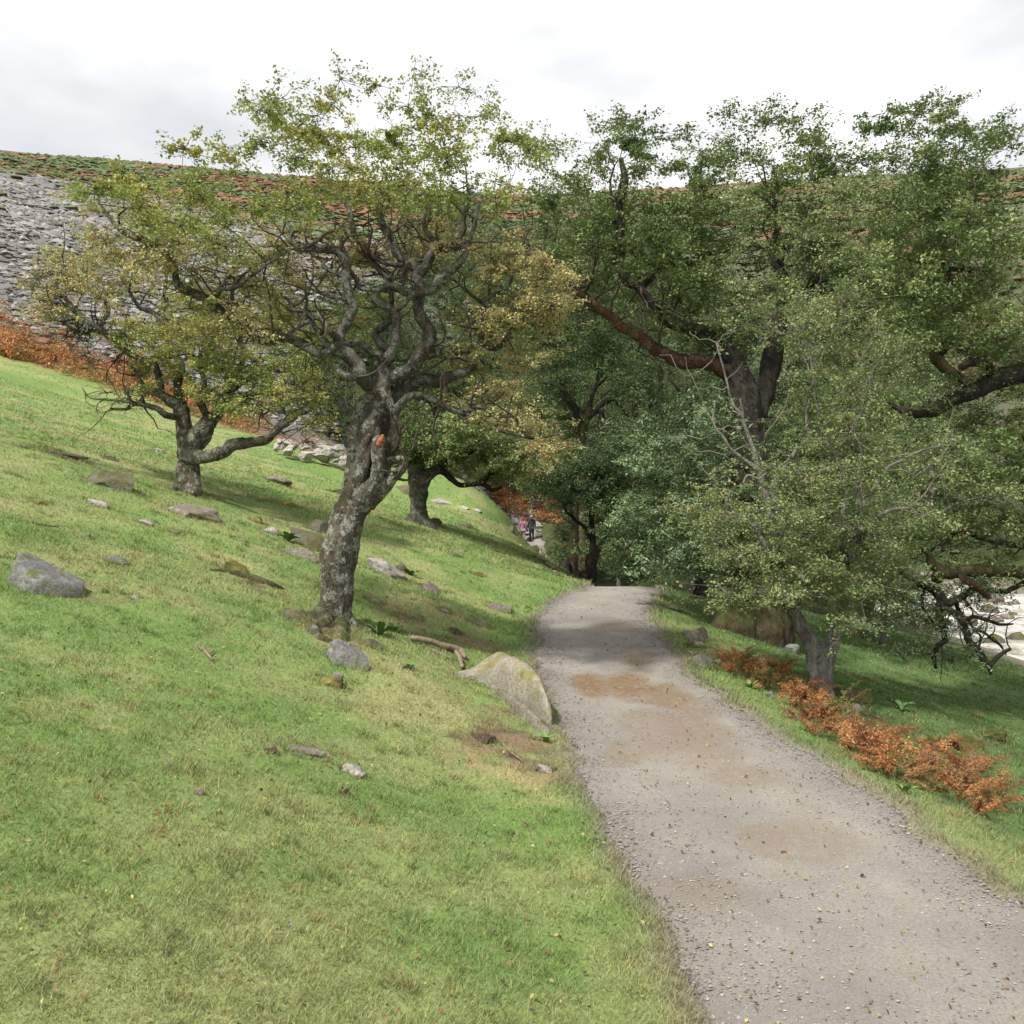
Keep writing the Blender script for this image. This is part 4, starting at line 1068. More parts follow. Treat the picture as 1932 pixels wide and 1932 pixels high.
T6.pads(spread(R6, [(1800, 520, 80, 60, 18), (1850, 620, 60, 70, 16), (1760, 600, 70, 60, 14, .3), (1690, 500, 80, 50, 12, .3), (1880, 460, 60, 60, 12), (1780, 400, 140, 70, 22, .3), (1850, 300, 100, 70, 16), (1740, 250, 120, 60, 12, .4), (1900, 850, 50, 60, 8), (1830, 880, 60, 60, 10, .2)], D6, .9), .46, .45, 300, 'green', (.066, .036), sub=7, twig=.010)
T6.pads(spread(R6, [(1780, 960, 90, 60, 18, .3), (1850, 980, 60, 50, 12, .2), (1880, 1030, 40, 40, 7, .4), (1740, 1030, 60, 50, 10, .4), (1660, 1110, 25, 40, 4, .3), (1760, 1170, 30, 40, 2, .2), (1860, 1110, 30, 30, 3, .3), (1820, 760, 70, 70, 10, .5), (1890, 700, 60, 60, 9, .5), (1890, 800, 50, 50, 7, .5)], D6, .6), .42, .55, 230, 'green', (.055, .03), sub=8)
T6.pads(spread(R6, [(1690, 1130, 50, 60, 16, .3), (1760, 1160, 50, 50, 12, .3), (1830, 1150, 40, 50, 7, .4), (1790, 1235, 60, 18, 7, -.1), (1720, 1225, 40, 14, 5, -.1), (1860, 1130, 30, 40, 4, .2)], D6, .4), .28, .55, 120, 'grey', (.055, .026), sub=7)
T6.finish(leaf_material=M_LEAF_DEEP)

# ---- traced trees of the wood beyond the rise
def px_tree(px, py, d):
    b = at(px, py, d); b[2] = float(height(b[:1], b[1:2])[0]); return b

D7 = 27.0
b7 = px_tree(1116, 1110, D7)
T7 = Tree("woodland_tree", b7, "slim dark tree with forked stem standing straight behind the top of the rise", seed=71)
c9 = lambda d: (lambda pts, do=0.0: trace(1022.4, 695.3, 4.457, d + do, pts))
k7 = c9(D7)
T7.trunk([[(*(b7 - np.array([0, 0, .3])), .28)] + k7([(425, 1900, 46), (425, 1850, 38), (428, 1700, 34), (430, 1560, 32), (425, 1400, 24), (420, 1250, 22), (425, 1100, 24), (460, 980, 22), (485, 900, 18)]), k7([(440, 1640, 26), (470, 1540, 22), (500, 1460, 18)]), k7([(400, 1750, 22), (378, 1640, 16), (385, 1560, 12)])], M_BARK_DARK, voxel=.03, rough=.03)
for pts in [[(410, 1500, 20), (372, 1350, 17), (280, 1270, 15), (190, 1180, 13), (150, 1100, 10)], [(500, 1460, 18), (550, 1380, 15), (570, 1220, 12), (600, 1100, 8)], [(420, 1250, 20), (400, 1100, 17), (350, 950, 14), (330, 820, 9)], [(480, 900, 16), (495, 800, 13), (500, 700, 9), (490, 600, 6)], [(480, 910, 12), (560, 850, 10), (650, 830, 6)], [(440, 1080, 14), (400, 900, 12), (430, 780, 8), (420, 700, 5)], [(500, 1020, 12), (590, 980, 8), (700, 900, 5)]]:
    T7.branch(graft(T7, k7(pts)), M_BARK_DARK, 7, .15, wob=.1)
T7.pads(spread(T7.rng, [(1120, 880, 62, 50, 38), (1095, 915, 70, 36, 26), (1150, 910, 60, 60, 24), (1068, 930, 36, 22, 8), (1160, 970, 30, 40, 7)], D7, .9), .5, .5, 330, 'deep', (.075, .035), sub=8, wander=.2)
T7.finish(leaf_material=M_LEAF_DEEP)

D8 = 31.0
b8 = px_tree(1080, 1092, D8)
T8 = Tree("woodland_tree", b8, "stout reddish trunk with a hollow dark foot at the edge of the slope", seed=81)
k8 = c9(D8)
T8.trunk([[(*(b8 - np.array([0, 0, .3])), .8)] + k8([(250, 1790, 70), (255, 1700, 52), (268, 1560, 42), (272, 1430, 38), (280, 1280, 34), (270, 1100, 30), (250, 900, 26), (240, 700, 20)])], M_BARK_MOSS, voxel=.04, rough=.05)
T8.trunk([k8([(215, 1600, 16, -.3), (195, 1700, 40, -.35), (190, 1800, 66, -.4), (180, 1900, 80, -.4)])], M_BARK_DARK, voxel=.04, rough=.05, name='root_flare')
for pts in [[(270, 1250, 22), (200, 1100, 18), (120, 1000, 12), (60, 950, 7)], [(260, 1000, 20), (330, 850, 14), (380, 720, 8)], [(250, 850, 18), (180, 720, 12), (130, 600, 7)]]:
    T8.branch(graft(T8, k8(pts)), M_BARK_DARK, 7, .15, wob=.15)
T8.pads(spread(T8.rng, [(1060, 880, 60, 50, 26, .5), (1000, 870, 60, 36, 20, .5), (955, 835, 70, 45, 20, 1), (1075, 1040, 26, 12, 3, -.2)], D8, 1.2), .6, .5, 330, 'green', (.08, .045), sub=8)
T8.finish(leaf_material=M_LEAF_DEEP)

D9 = 38.0
T9 = Tree("woodland_tree", px_tree(1100, 1090, D9), "spreading tree with many bare crossing boughs in the middle of the wood", seed=91)
k9 = c9(D9)
T9.trunk([k9([(350, 1700, 46), (350, 1400, 38), (340, 1100, 36), (335, 800, 34), (340, 620, 34), (345, 520, 32), (385, 420, 28), (400, 330, 26)])], M_BARK_MOSS, voxel=.05, rough=.05)
for pts in [[(345, 560, 30), (280, 350, 30), (220, 240, 28), (160, 130, 24), (120, 0, 18), (80, -180, 10)], [(385, 420, 24), (480, 320, 24), (560, 265, 24), (640, 225, 20), (760, 190, 12)], [(395, 350, 20), (440, 190, 14), (500, 110, 12), (600, 20, 8)], [(470, 800, 24), (480, 600, 26), (500, 380, 28), (505, 330, 20)], [(220, 240, 16), (110, 200, 14), (0, 120, 10), (-90, 100, 6)], [(600, 280, 14), (680, 340, 14), (740, 450, 12), (790, 560, 8)], [(590, 40, 18), (680, 90, 18), (760, 140, 16), (860, 100, 10)]]:
    T9.branch(graft(T9, k9(pts)), M_BARK_DARK, 7, .15, wob=.15)
T9.pads(spread(T9.rng, [(1080, 650, 110, 40, 34), (1030, 740, 60, 60, 22), (1160, 650, 90, 50, 24), (1060, 600, 80, 40, 16), (1210, 720, 60, 40, 10), (1000, 660, 60, 60, 16), (1090, 540, 140, 50, 26), (1010, 800, 60, 40, 12), (1140, 440, 160, 60, 24)], D9, 1.6), .85, .45, 360, 'deep', (.10, .045), sub=8)
T9.finish(leaf_material=M_LEAF_DEEP)

D10 = 42.0
T10 = Tree("woodland_tree", px_tree(1225, 1080, D10), "tree with two straight black stems between the rusty limb and the path", seed=101)
k10 = c9(D10)
for pts in [[(940, 1700, 40), (945, 1200, 36), (940, 800, 32), (938, 430, 30), (925, 280, 30), (910, 80, 26), (890, -200, 20), (860, -450, 10)], [(960, 1000, 30), (980, 600, 28), (985, 300, 28), (1000, 120, 22), (1010, -200, 14)], [(800, 1600, 34), (790, 1000, 30), (785, 430, 28), (785, 200, 24), (800, -150, 14)]]:
    T10.branch(k10(pts), M_BARK_DARK, 9, .15, 'stem', wob=.1)
for pts in [[(940, 430, 20), (1020, 370, 20), (1100, 330, 18), (1200, 300, 10)], [(930, 420, 16), (870, 430, 12), (820, 480, 8)], [(830, 350, 14), (840, 200, 10), (850, 80, 7)]]:
    T10.branch(graft(T10, k10(pts)), M_BARK_DARK, 7, .15, wob=.1)
T10.pads(spread(T10.rng, [(1240, 640, 100, 60, 30), (1280, 560, 90, 60, 20), (1200, 520, 100, 60, 20), (1300, 740, 50, 60, 12), (1200, 820, 80, 40, 14)], D10, 1.6), .9, .45, 340, 'green', (.10, .05), sub=8)
T10.finish(leaf_material=M_LEAF_DEEP)

D11 = 24.0
T11 = Tree("woodland_tree", px_tree(1320, 1112, D11), "leaning dark tree bent over beside the oak foot", seed=111)
k11 = lambda pts, do=0.0: trace(940.6, 899.7, 3.209, D11 + do, pts)
T11.trunk([k11([(1215, 740, 44), (1215, 640, 28), (1190, 560, 22), (1150, 500, 18)]), k11([(1215, 660, 24), (1235, 580, 16), (1200, 500, 15), (1160, 440, 15)])], M_BARK_DARK, voxel=.03, rough=.03)
for pts in [[(1150, 500, 16), (1090, 450, 15), (1000, 390, 14), (930, 365, 12), (850, 340, 7)], [(1160, 440, 13), (1060, 420, 12), (960, 380, 8)], [(1160, 450, 12), (1110, 300, 12), (1000, 290, 11), (940, 320, 9), (880, 310, 5)], [(1180, 480, 10), (1250, 380, 10), (1290, 250, 6)]]:
    T11.branch(graft(T11, k11(pts)), M_BARK_DARK, 7, .15, wob=.1)
T11.pads(spread(T11.rng, [(1230, 1010, 90, 40, 26), (1260, 960, 70, 40, 16), (1200, 1060, 60, 25, 10, .5), (1300, 1040, 50, 40, 12)], D11, .9), .5, .5, 300, 'dark', (.075, .04), sub=8)
T11.finish(leaf_material=M_LEAF_DEEP)

# ---- the crowd of trees further back: a few kinds, then copies
def wood_tree(seed, H, R, palette, bark_m, leaf, look, pads_n=120, leaves=150, name="woodland_tree", low=0.22):
    T = Tree(name, (0, 0, 0), look + " in the crowded wood behind the path", look.replace("tree", "trees") + " of the wood", seed)
    rg = T.rng
    k = np.linspace(0, 1, 6)
    ctrl = [(rg.normal() * .25 * t * R * .5, rg.normal() * .25 * t * R * .5, -0.4 + t * H * .85, H * .028 * (1 - .8 * t) + .02) for t in k]
    T.branch(ctrl, bark_m, 8, .15, 'trunk')
    S, SR = T.nodes[0], T.nrad[0]
    for i in range(9):
        j = int(len(S) * (low + .1 + .6 * i / 9))
        a = i * 2.4 + rg.random(); L = R * (1.0 - .45 * i / 9) * (.7 + .3 * rg.random())
        up = H * (.10 + .15 * rg.random())
        p0 = S[j]
        pts = [(*p0, SR[j] * .6)] + [(*(p0 + np.array([math.cos(a + .3 * rg.normal()) * L * t, math.sin(a + .3 * rg.normal()) * L * t, up * t ** .8])), SR[j] * .55 * (1 - .85 * t)) for t in (.33, .66, 1)]
        T.branch(pts, bark_m, 6, .15, 'branch')
    C = []
    while len(C) < pads_n:
        v = rg.normal(size=3); v /= np.linalg.norm(v)
        r = rg.random() ** .45
        p = v * r
        if p[2] < -.75: continue
        bul = 1 - .25 * max(0, p[2])
        C.append((p[0] * R * bul, p[1] * R * bul, H * (low + (1 - low) * .5) + p[2] * H * (1 - low) * .5))
    T.pads(C, R * .20, .45, leaves, palette, leaf, sub=6, twig=.012)
    return T.finish(leaf_material=M_LEAF_DEEP)

KIND = [wood_tree(201, 11, 4.6, 'green', M_BARK_DARK, (.15, .075), 'mid green rounded tree'), wood_tree(202, 13, 4.8, 'deep', M_BARK_DARK, (.15, .06), 'tall blue green tree'), wood_tree(203, 9, 4.4, 'dark', M_BARK_DARK, (.14, .07), 'low dark green tree', low=.12),
        wood_tree(204, 12, 4.6, 'grey', M_BARK_PALE, (.16, .05), 'silvery green tree'), wood_tree(205, 7.5, 3.8, 'lgreen', M_BARK_PALE, (.13, .07), 'small light green tree', low=.1)]
SPOTS = [(6.5, 33, 1, .8), (3.4, 44, 0, .9), (9, 39, 2, 1.0), (12.2, 33, 0, .9), (5, 52, 1, 1.1), (10, 50, 3, 1.0), (14.5, 48, 2, 1.1), (3.4, 68, 0, .95), (7, 63, 1, 1.1), (13, 62, 0, 1.2), (18, 70, 1, 1.2), (-3.5, 74, 2, 1.0), (-6.5, 58, 2, .72),
         (3, 84, 3, 1.1), (10, 80, 0, 1.2), (-9, 61, 0, .7), (17, 88, 2, 1.2), (24, 95, 1, 1.2), (-2, 92, 1, 1.1), (6, 100, 0, 1.2), (14, 108, 3, 1.2), (-12, 68, 2, .75),
         (38, 52, 0, 1.0), (42, 62, 3, 1.0), (37, 40, 2, .9), (41, 45, 1, 1.0), (44, 74, 0, 1.1), (36, 82, 1, 1.1), (48, 54, 2, 1.0), (34, 96, 0, 1.1), (50, 88, 1, 1.2), (36.5, 62, 4, 1.0), (39, 72, 2, .9),
         (-3.4, 55.5, 4, .55), (-6, 52.5, 4, .5), (4.2, 37, 4, .55), (8.2, 29, 2, .62), (10.5, 28.5, 4, .62), (13.0, 40, 4, .9), (13.5, 55, 3, .9), (8.0, 45, 4, .8), (6.4, 40, 2, .7), (10.8, 36, 3, .7), (4.9, 60, 2, .7), (9.3, 23.5, 4, .5),
         (-11.5, 54, 2, .55), (-9.8, 57, 0, .6), (-13, 57, 4, .7), (-7.5, 58, 1, .7), (-10, 51.5, 2, .42), (-8.6, 53, 4, .5), (-7.2, 50.5, 2, .5), (-5.4, 49.5, 2, .45), (2.35, 46.5, 4, .2), (2.7, 48.5, 2, .22), (3.6, 50, 2, .35), (3.0, 41, 2, .3), (-4, 62, 0, .8), (-1.5, 67, 1, .95), (-7, 66, 3, .8), (-3.5, 80, 0, 1.1), (0, 76, 3, 1.1), (-9, 74, 1, .9), (3.5, 74, 1, 1.2), (-12, 80, 0, .9), (-6, 90, 2, 1.1),
         (16, 56, 0, 1.2), (19, 62, 3, 1.2), (22, 76, 0, 1.3), (20, 86, 2, 1.3), (28, 86, 0, 1.3), (33, 74, 3, 1.1), (35, 90, 0, 1.3), (40, 100, 1, 1.4), (31, 104, 3, 1.3), (24, 110, 2, 1.3), (18, 100, 0, 1.3), (12, 92, 4, 1.5), (44, 118, 0, 1.4), (36, 116, 3, 1.4), (52, 118, 2, 1.3), (28, 126, 0, 1.4), (20, 128, 1, 1.4), (40, 134, 3, 1.4), (54, 136, 0, 1.3), (60, 124, 3, 1.3), (10, 116, 0, 1.4), (3, 118, 1, 1.4), (2, 132, 2, 1.4), (14, 140, 0, 1.4), (-5, 128, 3, 1.3), (30, 146, 2, 1.4), (46, 150, 0, 1.4), (-2, 104, 0, 1.2), (-10, 100, 2, 1.1), (-10, 118, 1, 1.2), (66, 150, 0, 1.3), (20, 155, 3, 1.5), (6, 156, 0, 1.5), (-6, 150, 1, 1.4),
         (30, 120, 1, 1.2), (10, 126, 2, 1.2), (-6, 112, 0, 1.1), (48, 110, 2, 1.1), (58, 70, 1, 1.0), (55, 100, 0, 1.1)]
used = set()
for x, y, k, s in SPOTS:
    o = KIND[k] if k not in used else copy_tree(KIND[k])
    used.add(k)
    o.location = (x, y, float(height(np.array([x]), np.array([y]))[0]) - .1)
    o.rotation_euler = (0, 0, RNG.random() * 6.28)
    o.scale = (s, s, s * (0.92 + .16 * RNG.random()))

# ------------------------------------------------------------------ rocks
def ico(sub):
    bm = bmesh.new(); bmesh.ops.create_icosphere(bm, subdivisions=sub, radius=1.0)
    v = np.array([x.co[:] for x in bm.verts]); f = np.array([[q.index for q in p.verts] for p in bm.faces]); bm.free()
    return v, f
ICO = {k: ico(k) for k in (2, 3, 4, 5)}

def rock_shape(seed, dims, planes=11, rough=.12, sub=4, cut=(.45, .85), flat_top=None, skew=None):
    rg = np.random.default_rng(seed)
    v, f = ICO[sub]
    v = v.copy()
    for _ in range(planes):
        n = rg.normal(size=3); n /= np.linalg.norm(n)
        d = rg.uniform(*cut)
        e = np.maximum(v @ n - d, 0)
        v -= e[:, None] * n
    if flat_top is not None:
        v[:, 2] = np.minimum(v[:, 2], flat_top + .04 * v[:, 0])
    if skew is not None:
        v[:, 2] *= 1 + skew * np.exp(-((v[:, 0] + .35) / .35) ** 2) * (v[:, 2] > 0)
    v = v / np.abs(v).max(0)
    nz = (fbm(v * 1.6 + seed, 4, seed) - .5) * rough * 2.2 + (fbm(v * 6 + seed, 3, seed + 1) - .5) * rough * .7
    v = v * (1 + nz[:, None])
    return v * np.array(dims) * .5, f

def rock(px, py, w, h, mat, label, seed, tilt=16, deep=.7, cat="rock", name="rock", group=None, sub=4, yaw=None, sink=.50, **kw):
    g = ground_at(px, py)
    m = g[1] / F
    if px > 1250: sink = .32
    W, H = w * m * 1.1, h * m * (.82 if px > 1250 else .64) / (1 - sink)
    v, f = rock_shape(seed, (W, W * deep, H), sub=sub, **kw)
    o = put(name, make_mesh(name, v, f, mat, smooth=True))
    rg = np.random.default_rng(seed)
    o.location = (g[0], g[1] + W * deep * .25, g[2] + H * (.5 - sink))
    o.rotation_euler = (math.radians(rg.uniform(-8, 8)), math.radians(tilt), math.radians(rg.uniform(-25, 25) if yaw is None else yaw))
    return tag(o, label, cat, group)

GS = "rocks scattered over the grass slope"
ROCKS = [
 (52, 1106, 176, 70, M_ROCK_GREY, "big pale lichened slab poking out of the turf at the far left", 1, dict(tilt=24, sub=5, deep=.9, sink=.66, yaw=-10)),
 (207, 918, 108, 50, M_ROCK_MOSS, "dark mossy boulder left of the tree with the sideways limb", 2, dict(tilt=14, sub=5)),
 (180, 952, 50, 15, M_ROCK_PALE, "flat pale stone below the dark mossy boulder", 3, dict(tilt=5)),
 (347, 972, 108, 46, M_ROCK_WARM, "flat topped brown slab at the foot of the tree with the sideways limb", 4, dict(tilt=10, flat_top=.35, sub=5, deep=.9)),
 (272, 989, 26, 13, M_ROCK_PALE, "small round stone below the flat topped brown slab", 5, dict()),
 (213, 1062, 54, 26, M_ROCK_GREY, "grey wedge stone halfway between the far left slab and the mossy hummock", 6, dict(tilt=25)),
 (506, 1004, 36, 18, M_ROCK_PALE, "small whitish stone left of the leaning trunk", 7, dict()),
 (520, 911, 54, 20, M_ROCK_WARM, "broken low stone with straw on it on the middle slope", 8, dict(tilt=6)),
 (600, 1003, 46, 36, M_ROCK_MOSS, "dark pointed mossy rock close behind the leaning trunk", 9, dict(planes=6, cut=(.4, .7))),
 (577, 1028, 86, 40, M_ROCK_MOSS, "long rounded rock with moss on its face behind the leaning trunk", 10, dict(tilt=24, sub=5)),
 (566, 1052, 92, 38, M_ROCK_WARM, "smooth purplish slab lying below the long mossy rock", 11, dict(tilt=22, sub=5, rough=.06)),
 (728, 1085, 84, 36, M_ROCK_PALE, "pale bare outcrop right of the leaning trunk", 12, dict(tilt=30, sub=5, rough=.13)),
 (757, 1078, 38, 32, M_ROCK_MOSS, "dark upright mossy stone above the pale outcrop", 13, dict()),
 (812, 1118, 36, 28, M_ROCK_WARM, "jagged stone beside a straw tussock below the pale outcrop", 14, dict(tilt=20)),
 (944, 1153, 54, 38, M_ROCK_WARM, "lone brown block near the left edge of the path", 15, dict(tilt=14, flat_top=.5)),
 (660, 1256, 118, 56, M_ROCK_GREY, "grey slab with white patches below the foot of the leaning tree", 16, dict(tilt=30, deep=.5, sub=5, rough=.07)),
 (630, 1292, 30, 44, M_ROCK_WARM, "thin stone edge sticking out of a mossy hump", 17, dict(tilt=45, deep=.5)),
 (668, 1462, 52, 24, M_ROCK_PALE, "whitish stone low in the near grass", 18, dict()),
 (563, 1418, 92, 14, M_ROCK_WARM, "long flat stone nearly buried in the near grass", 19, dict(tilt=14, deep=.35)),
 (376, 1500, 16, 20, M_ROCK_WARM, "tiny upright stone in the nearest grass", 20, dict(sub=3)),
 (650, 1500, 18, 20, M_PEAT, "small black lump under the whitish stone", 21, dict(sub=3)),
 (762, 930, 44, 30, M_ROCK_MOSS, "grey rock beside the stubby dark tree", 22, dict(tilt=10)),
 (818, 992, 34, 26, M_ROCK_MOSS, "mossy rock leaning on the root of the stubby dark tree", 23, dict(tilt=30)),
 (830, 948, 46, 20, M_ROCK_PALE, "pale end stone right behind the stubby dark tree", 24, dict(tilt=10)),
 (882, 996, 32, 14, M_ROCK_MOSS, "low dark stone at the upper part of the shaded slope", 25, dict()),
 (880, 961, 30, 8, M_ROCK_PALE, "small pale stone on the skyline of the slope", 26, dict(sub=3)),
 (899, 964, 22, 8, M_ROCK_PALE, "second small pale stone on the skyline of the slope", 27, dict(sub=3)),
 (1004, 1038, 24, 24, M_ROCK_MOSS, "round dark mossy boulder hiding the walkers' feet", 28, dict(tilt=0)),
 (1018, 1056, 22, 10, M_ROCK_WARM, "brown edge stone below the round mossy boulder", 29, dict(sub=3)),
 (1036, 1068, 24, 10, M_ROCK_PALE, "light edge stone on the rim of the slope", 30, dict(sub=3)),
 (1048, 1082, 24, 10, M_ROCK_WARM, "flat edge stone near the hollow trunk", 31, dict(sub=3)),
 (965, 1004, 16, 22, M_ROCK_MOSS, "dark standing stone left of the walkers", 32, dict(tilt=0, sub=3)),
 (1317, 1212, 38, 40, M_ROCK_WARM, "angular brown rock on the verge right of the path", 33, dict(tilt=40)),
 (1322, 1222, 22, 14, M_ROCK_PALE, "white stone tucked under the angular brown rock", 34, dict(tilt=10)),
 (1345, 1243, 44, 30, M_ROCK_MOSS, "dark mossy rock below the angular brown rock", 35, dict(tilt=35)),
 (1326, 1258, 44, 30, M_ROCK_GREY, "blue grey crumbling rock on the verge beside the path", 36, dict(tilt=40, rough=.16)),
 (1356, 1182, 20, 11, M_ROCK_PALE, "smooth yellowish stone on the dirt track below the verge", 37, dict(tilt=0)),
 (1441, 1253, 24, 18, M_ROCK_PALE, "rounded pale stone behind the first bracken clump", 38, dict(tilt=0)),
 (1494, 1232, 30, 26, M_ROCK_GREY, "grey stone at the root of the mossy oak", 39, dict(tilt=10)),
 (1456, 1318, 22, 18, M_ROCK_GREY, "lichened small stone at the path side edge of the bracken", 40, dict(tilt=10)),
 (1570, 1300, 26, 22, M_ROCK_MOSS, "dark stone right of the forked pale trunk", 41, dict(tilt=10)),
 (1622, 1324, 50, 32, M_ROCK_MOSS, "mossy flat rock on the lower right bank", 42, dict(tilt=12)),
 (1617, 1345, 20, 20, M_ROCK_GREY, "round grey stone below the mossy flat rock", 43, dict(tilt=0)),
 (1602, 1346, 16, 13, M_ROCK_GREY, "smaller grey stone left of the round grey one", 44, dict(tilt=0, sub=3)),
 (1700, 1405, 18, 12, M_ROCK_PALE, "little pale stone beside the lower bracken", 45, dict(tilt=0, sub=3)),
 (1668, 1378, 44, 18, M_MOSS, "yellow green moss cushion on the lower right bank", 46, dict(tilt=8)),
 (1758, 1408, 60, 26, M_MOSS, "dark moss hump beside the lower bracken", 47, dict(tilt=8)),
 (1822, 1412, 66, 34, M_MOSS, "large moss hump with a black hollow on the lower right bank", 48, dict(tilt=6)),
 (1882, 1398, 60, 26, M_MOSS, "moss hump at the far right of the bank", 49, dict(tilt=6)),
 (1850, 1446, 34, 28, M_ROCK_MOSS, "dark rock under the far right moss hump", 50, dict(tilt=10)),
 (1620, 1200, 40, 16, M_ROCK_MOSS, "low mossy stone at the top of the right bank", 51, dict(tilt=12)),
 (432, 1076, 62, 38, M_MOSS, "mossy hummock on the open slope", 52, dict(tilt=14)),
 (612, 1290, 66, 34, M_MOSS, "mossy hump with a thin stone edge in the near grass", 53, dict(tilt=14)),
 (640, 932, 38, 15, M_PEAT, "brown peat mound on the middle slope behind the trunk", 54, dict(tilt=4)),
 (495, 945, 46, 11, M_PEAT, "long low peat bank on the middle slope", 55, dict(tilt=6)),
 (484, 985, 34, 20, M_MOSS, "dark green hump above the small whitish stone", 56, dict(tilt=20)),
 (540, 953, 50, 16, M_MOSS, "grassy hump on the middle slope", 57, dict(tilt=10)),
 (800, 1108, 56, 22, M_MOSS, "straw coloured tussock between two stones", 58, dict(tilt=20)),
 (512, 1420, 24, 18, M_PEAT, "black clod of peat in the near grass", 59, dict(sub=3)),
 (70, 950, 44, 12, M_MOSS, "low dark tuft mound at the left edge", 60, dict(tilt=4)),
 (205, 868, 30, 14, M_PEAT, "small brown mound above the dark mossy boulder", 61, dict(tilt=4)),
 (112, 858, 90, 12, M_PEAT, "long bare earth bank high on the left slope", 62, dict(tilt=6, deep=.35)),
 (298, 852, 22, 10, M_ROCK_PALE, "small grey stone high on the left slope", 63, dict(sub=3)),
 (252, 1128, 30, 9, M_ROCK_PALE, "half buried pale stone on the open slope", 64, dict(sub=3)),
 (915, 1402, 56, 26, M_PEAT, "bare brown earth lump below the lower slab", 65, dict(tilt=28, rough=.16)),
 (1030, 1456, 34, 14, M_ROCK_PALE, "pale stone in the grass beside the path", 66, dict(tilt=30)),
 (770, 1262, 30, 10, M_ROCK_WARM, "small tan stone between the grey slab and the big boulder", 67, dict(sub=3)),
 (858, 1195, 36, 16, M_PEAT, "rusty tuft of dead bracken litter on the slope", 68, dict(sub=3, rough=.2)),
 (706, 1136, 34, 10, M_ROCK_PALE, "low pale stone in the straw right of the leaning trunk", 70, dict(sub=3)),
 (778, 1166, 44, 11, M_ROCK_WARM, "flat tan stone in the dead bracken litter", 71, dict(sub=3)),
 (905, 1180, 40, 10, M_ROCK_WARM, "thin flat stone between the lone brown block and the fallen bough", 72, dict(sub=3)),
 (840, 1155, 30, 9, M_ROCK_PALE, "sunken pale stone above the dead bracken litter", 73, dict(sub=3)),
 (560, 1170, 60, 20, M_ROCK_MOSS, "mossy stone at the left root of the leaning tree", 74, dict(tilt=20)),
 (612, 1196, 70, 18, M_ROCK_MOSS, "mossy ridge of stone in front of the leaning tree's roots", 75, dict(tilt=24)),
 (700, 1222, 40, 22, M_ROCK_MOSS, "dark mossy lump by the foxglove rosette", 76, dict(tilt=20)),
 (450, 1020, 30, 10, M_ROCK_PALE, "sunken stone left of the purplish slab", 77, dict(sub=3)),
 (330, 1006, 26, 8, M_ROCK_WARM, "thin stone below the flat topped brown slab", 78, dict(sub=3)),
 (640, 1080, 30, 9, M_ROCK_PALE, "small flat stone just left of the pale bare outcrop", 79, dict(sub=3)),
 (900, 1085, 26, 10, M_ROCK_MOSS, "dark stone in the shaded slope above the lone brown block", 80, dict(sub=3)),
 (860, 1050, 24, 9, M_ROCK_MOSS, "little dark stone in the shaded slope", 81, dict(sub=3)),
 (1270, 1150, 30, 8, M_ROCK_PALE, "flat pale stone set in the far right rim of the path", 82, dict(sub=3, tilt=0)),
 (1240, 1139, 26, 6, M_ROCK_PALE, "whitish stone set in the path at the rise", 83, dict(sub=3, tilt=0)),
 (1296, 1200, 26, 16, M_ROCK_GREY, "grey stone at the upper end of the verge rock pile", 84, dict(tilt=30)),
 (1304, 1222, 22, 14, M_ROCK_MOSS, "dark wedge in the middle of the verge rock pile", 85, dict(tilt=40)),
 (1340, 1262, 24, 14, M_ROCK_GREY, "grey chip at the lower end of the verge rock pile", 86, dict(tilt=30)),
 (1358, 1256, 24, 16, M_ROCK_WARM, "brown stone where the verge rock pile meets the bracken", 87, dict(tilt=30)),
 (1310, 1240, 22, 10, M_ROCK_GREY, "flat grey stone low in the verge rock pile", 88, dict(tilt=40)),
 (825, 1233, 60, 12, M_ROCK_WARM, "thin buried slab under the fallen bough", 69, dict(tilt=16, deep=.35)),
]
BASES = []
for px, py, w, h, m, lab, sd, kw in ROCKS:
    moss = m is M_MOSS
    nm = "moss_mound" if moss else ("peat_clod" if m is M_PEAT else "rock")
    o = rock(px, py, w, h, m, lab, sd, cat="mound" if moss or m is M_PEAT else "rock", name=nm, group=GS if m not in (M_MOSS, M_PEAT) else None, **kw)
    BASES.append((o.location.x, o.location.y, max(o.dimensions.x, w * o.location.y / F) * .5, w * o.location.y / F * .36))
    if moss:
        n = len(o.data.vertices); co = np.empty(n * 3, np.float32); o.data.vertices.foreach_get("co", co)
        q = fbm(co.reshape(-1, 3) * 14, 3, sd)
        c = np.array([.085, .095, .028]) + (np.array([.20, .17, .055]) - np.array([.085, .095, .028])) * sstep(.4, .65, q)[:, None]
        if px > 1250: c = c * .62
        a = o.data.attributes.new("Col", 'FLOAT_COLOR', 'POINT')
        a.data.foreach_set("color", np.hstack([c, np.ones((n, 1))]).astype(np.float32).ravel())

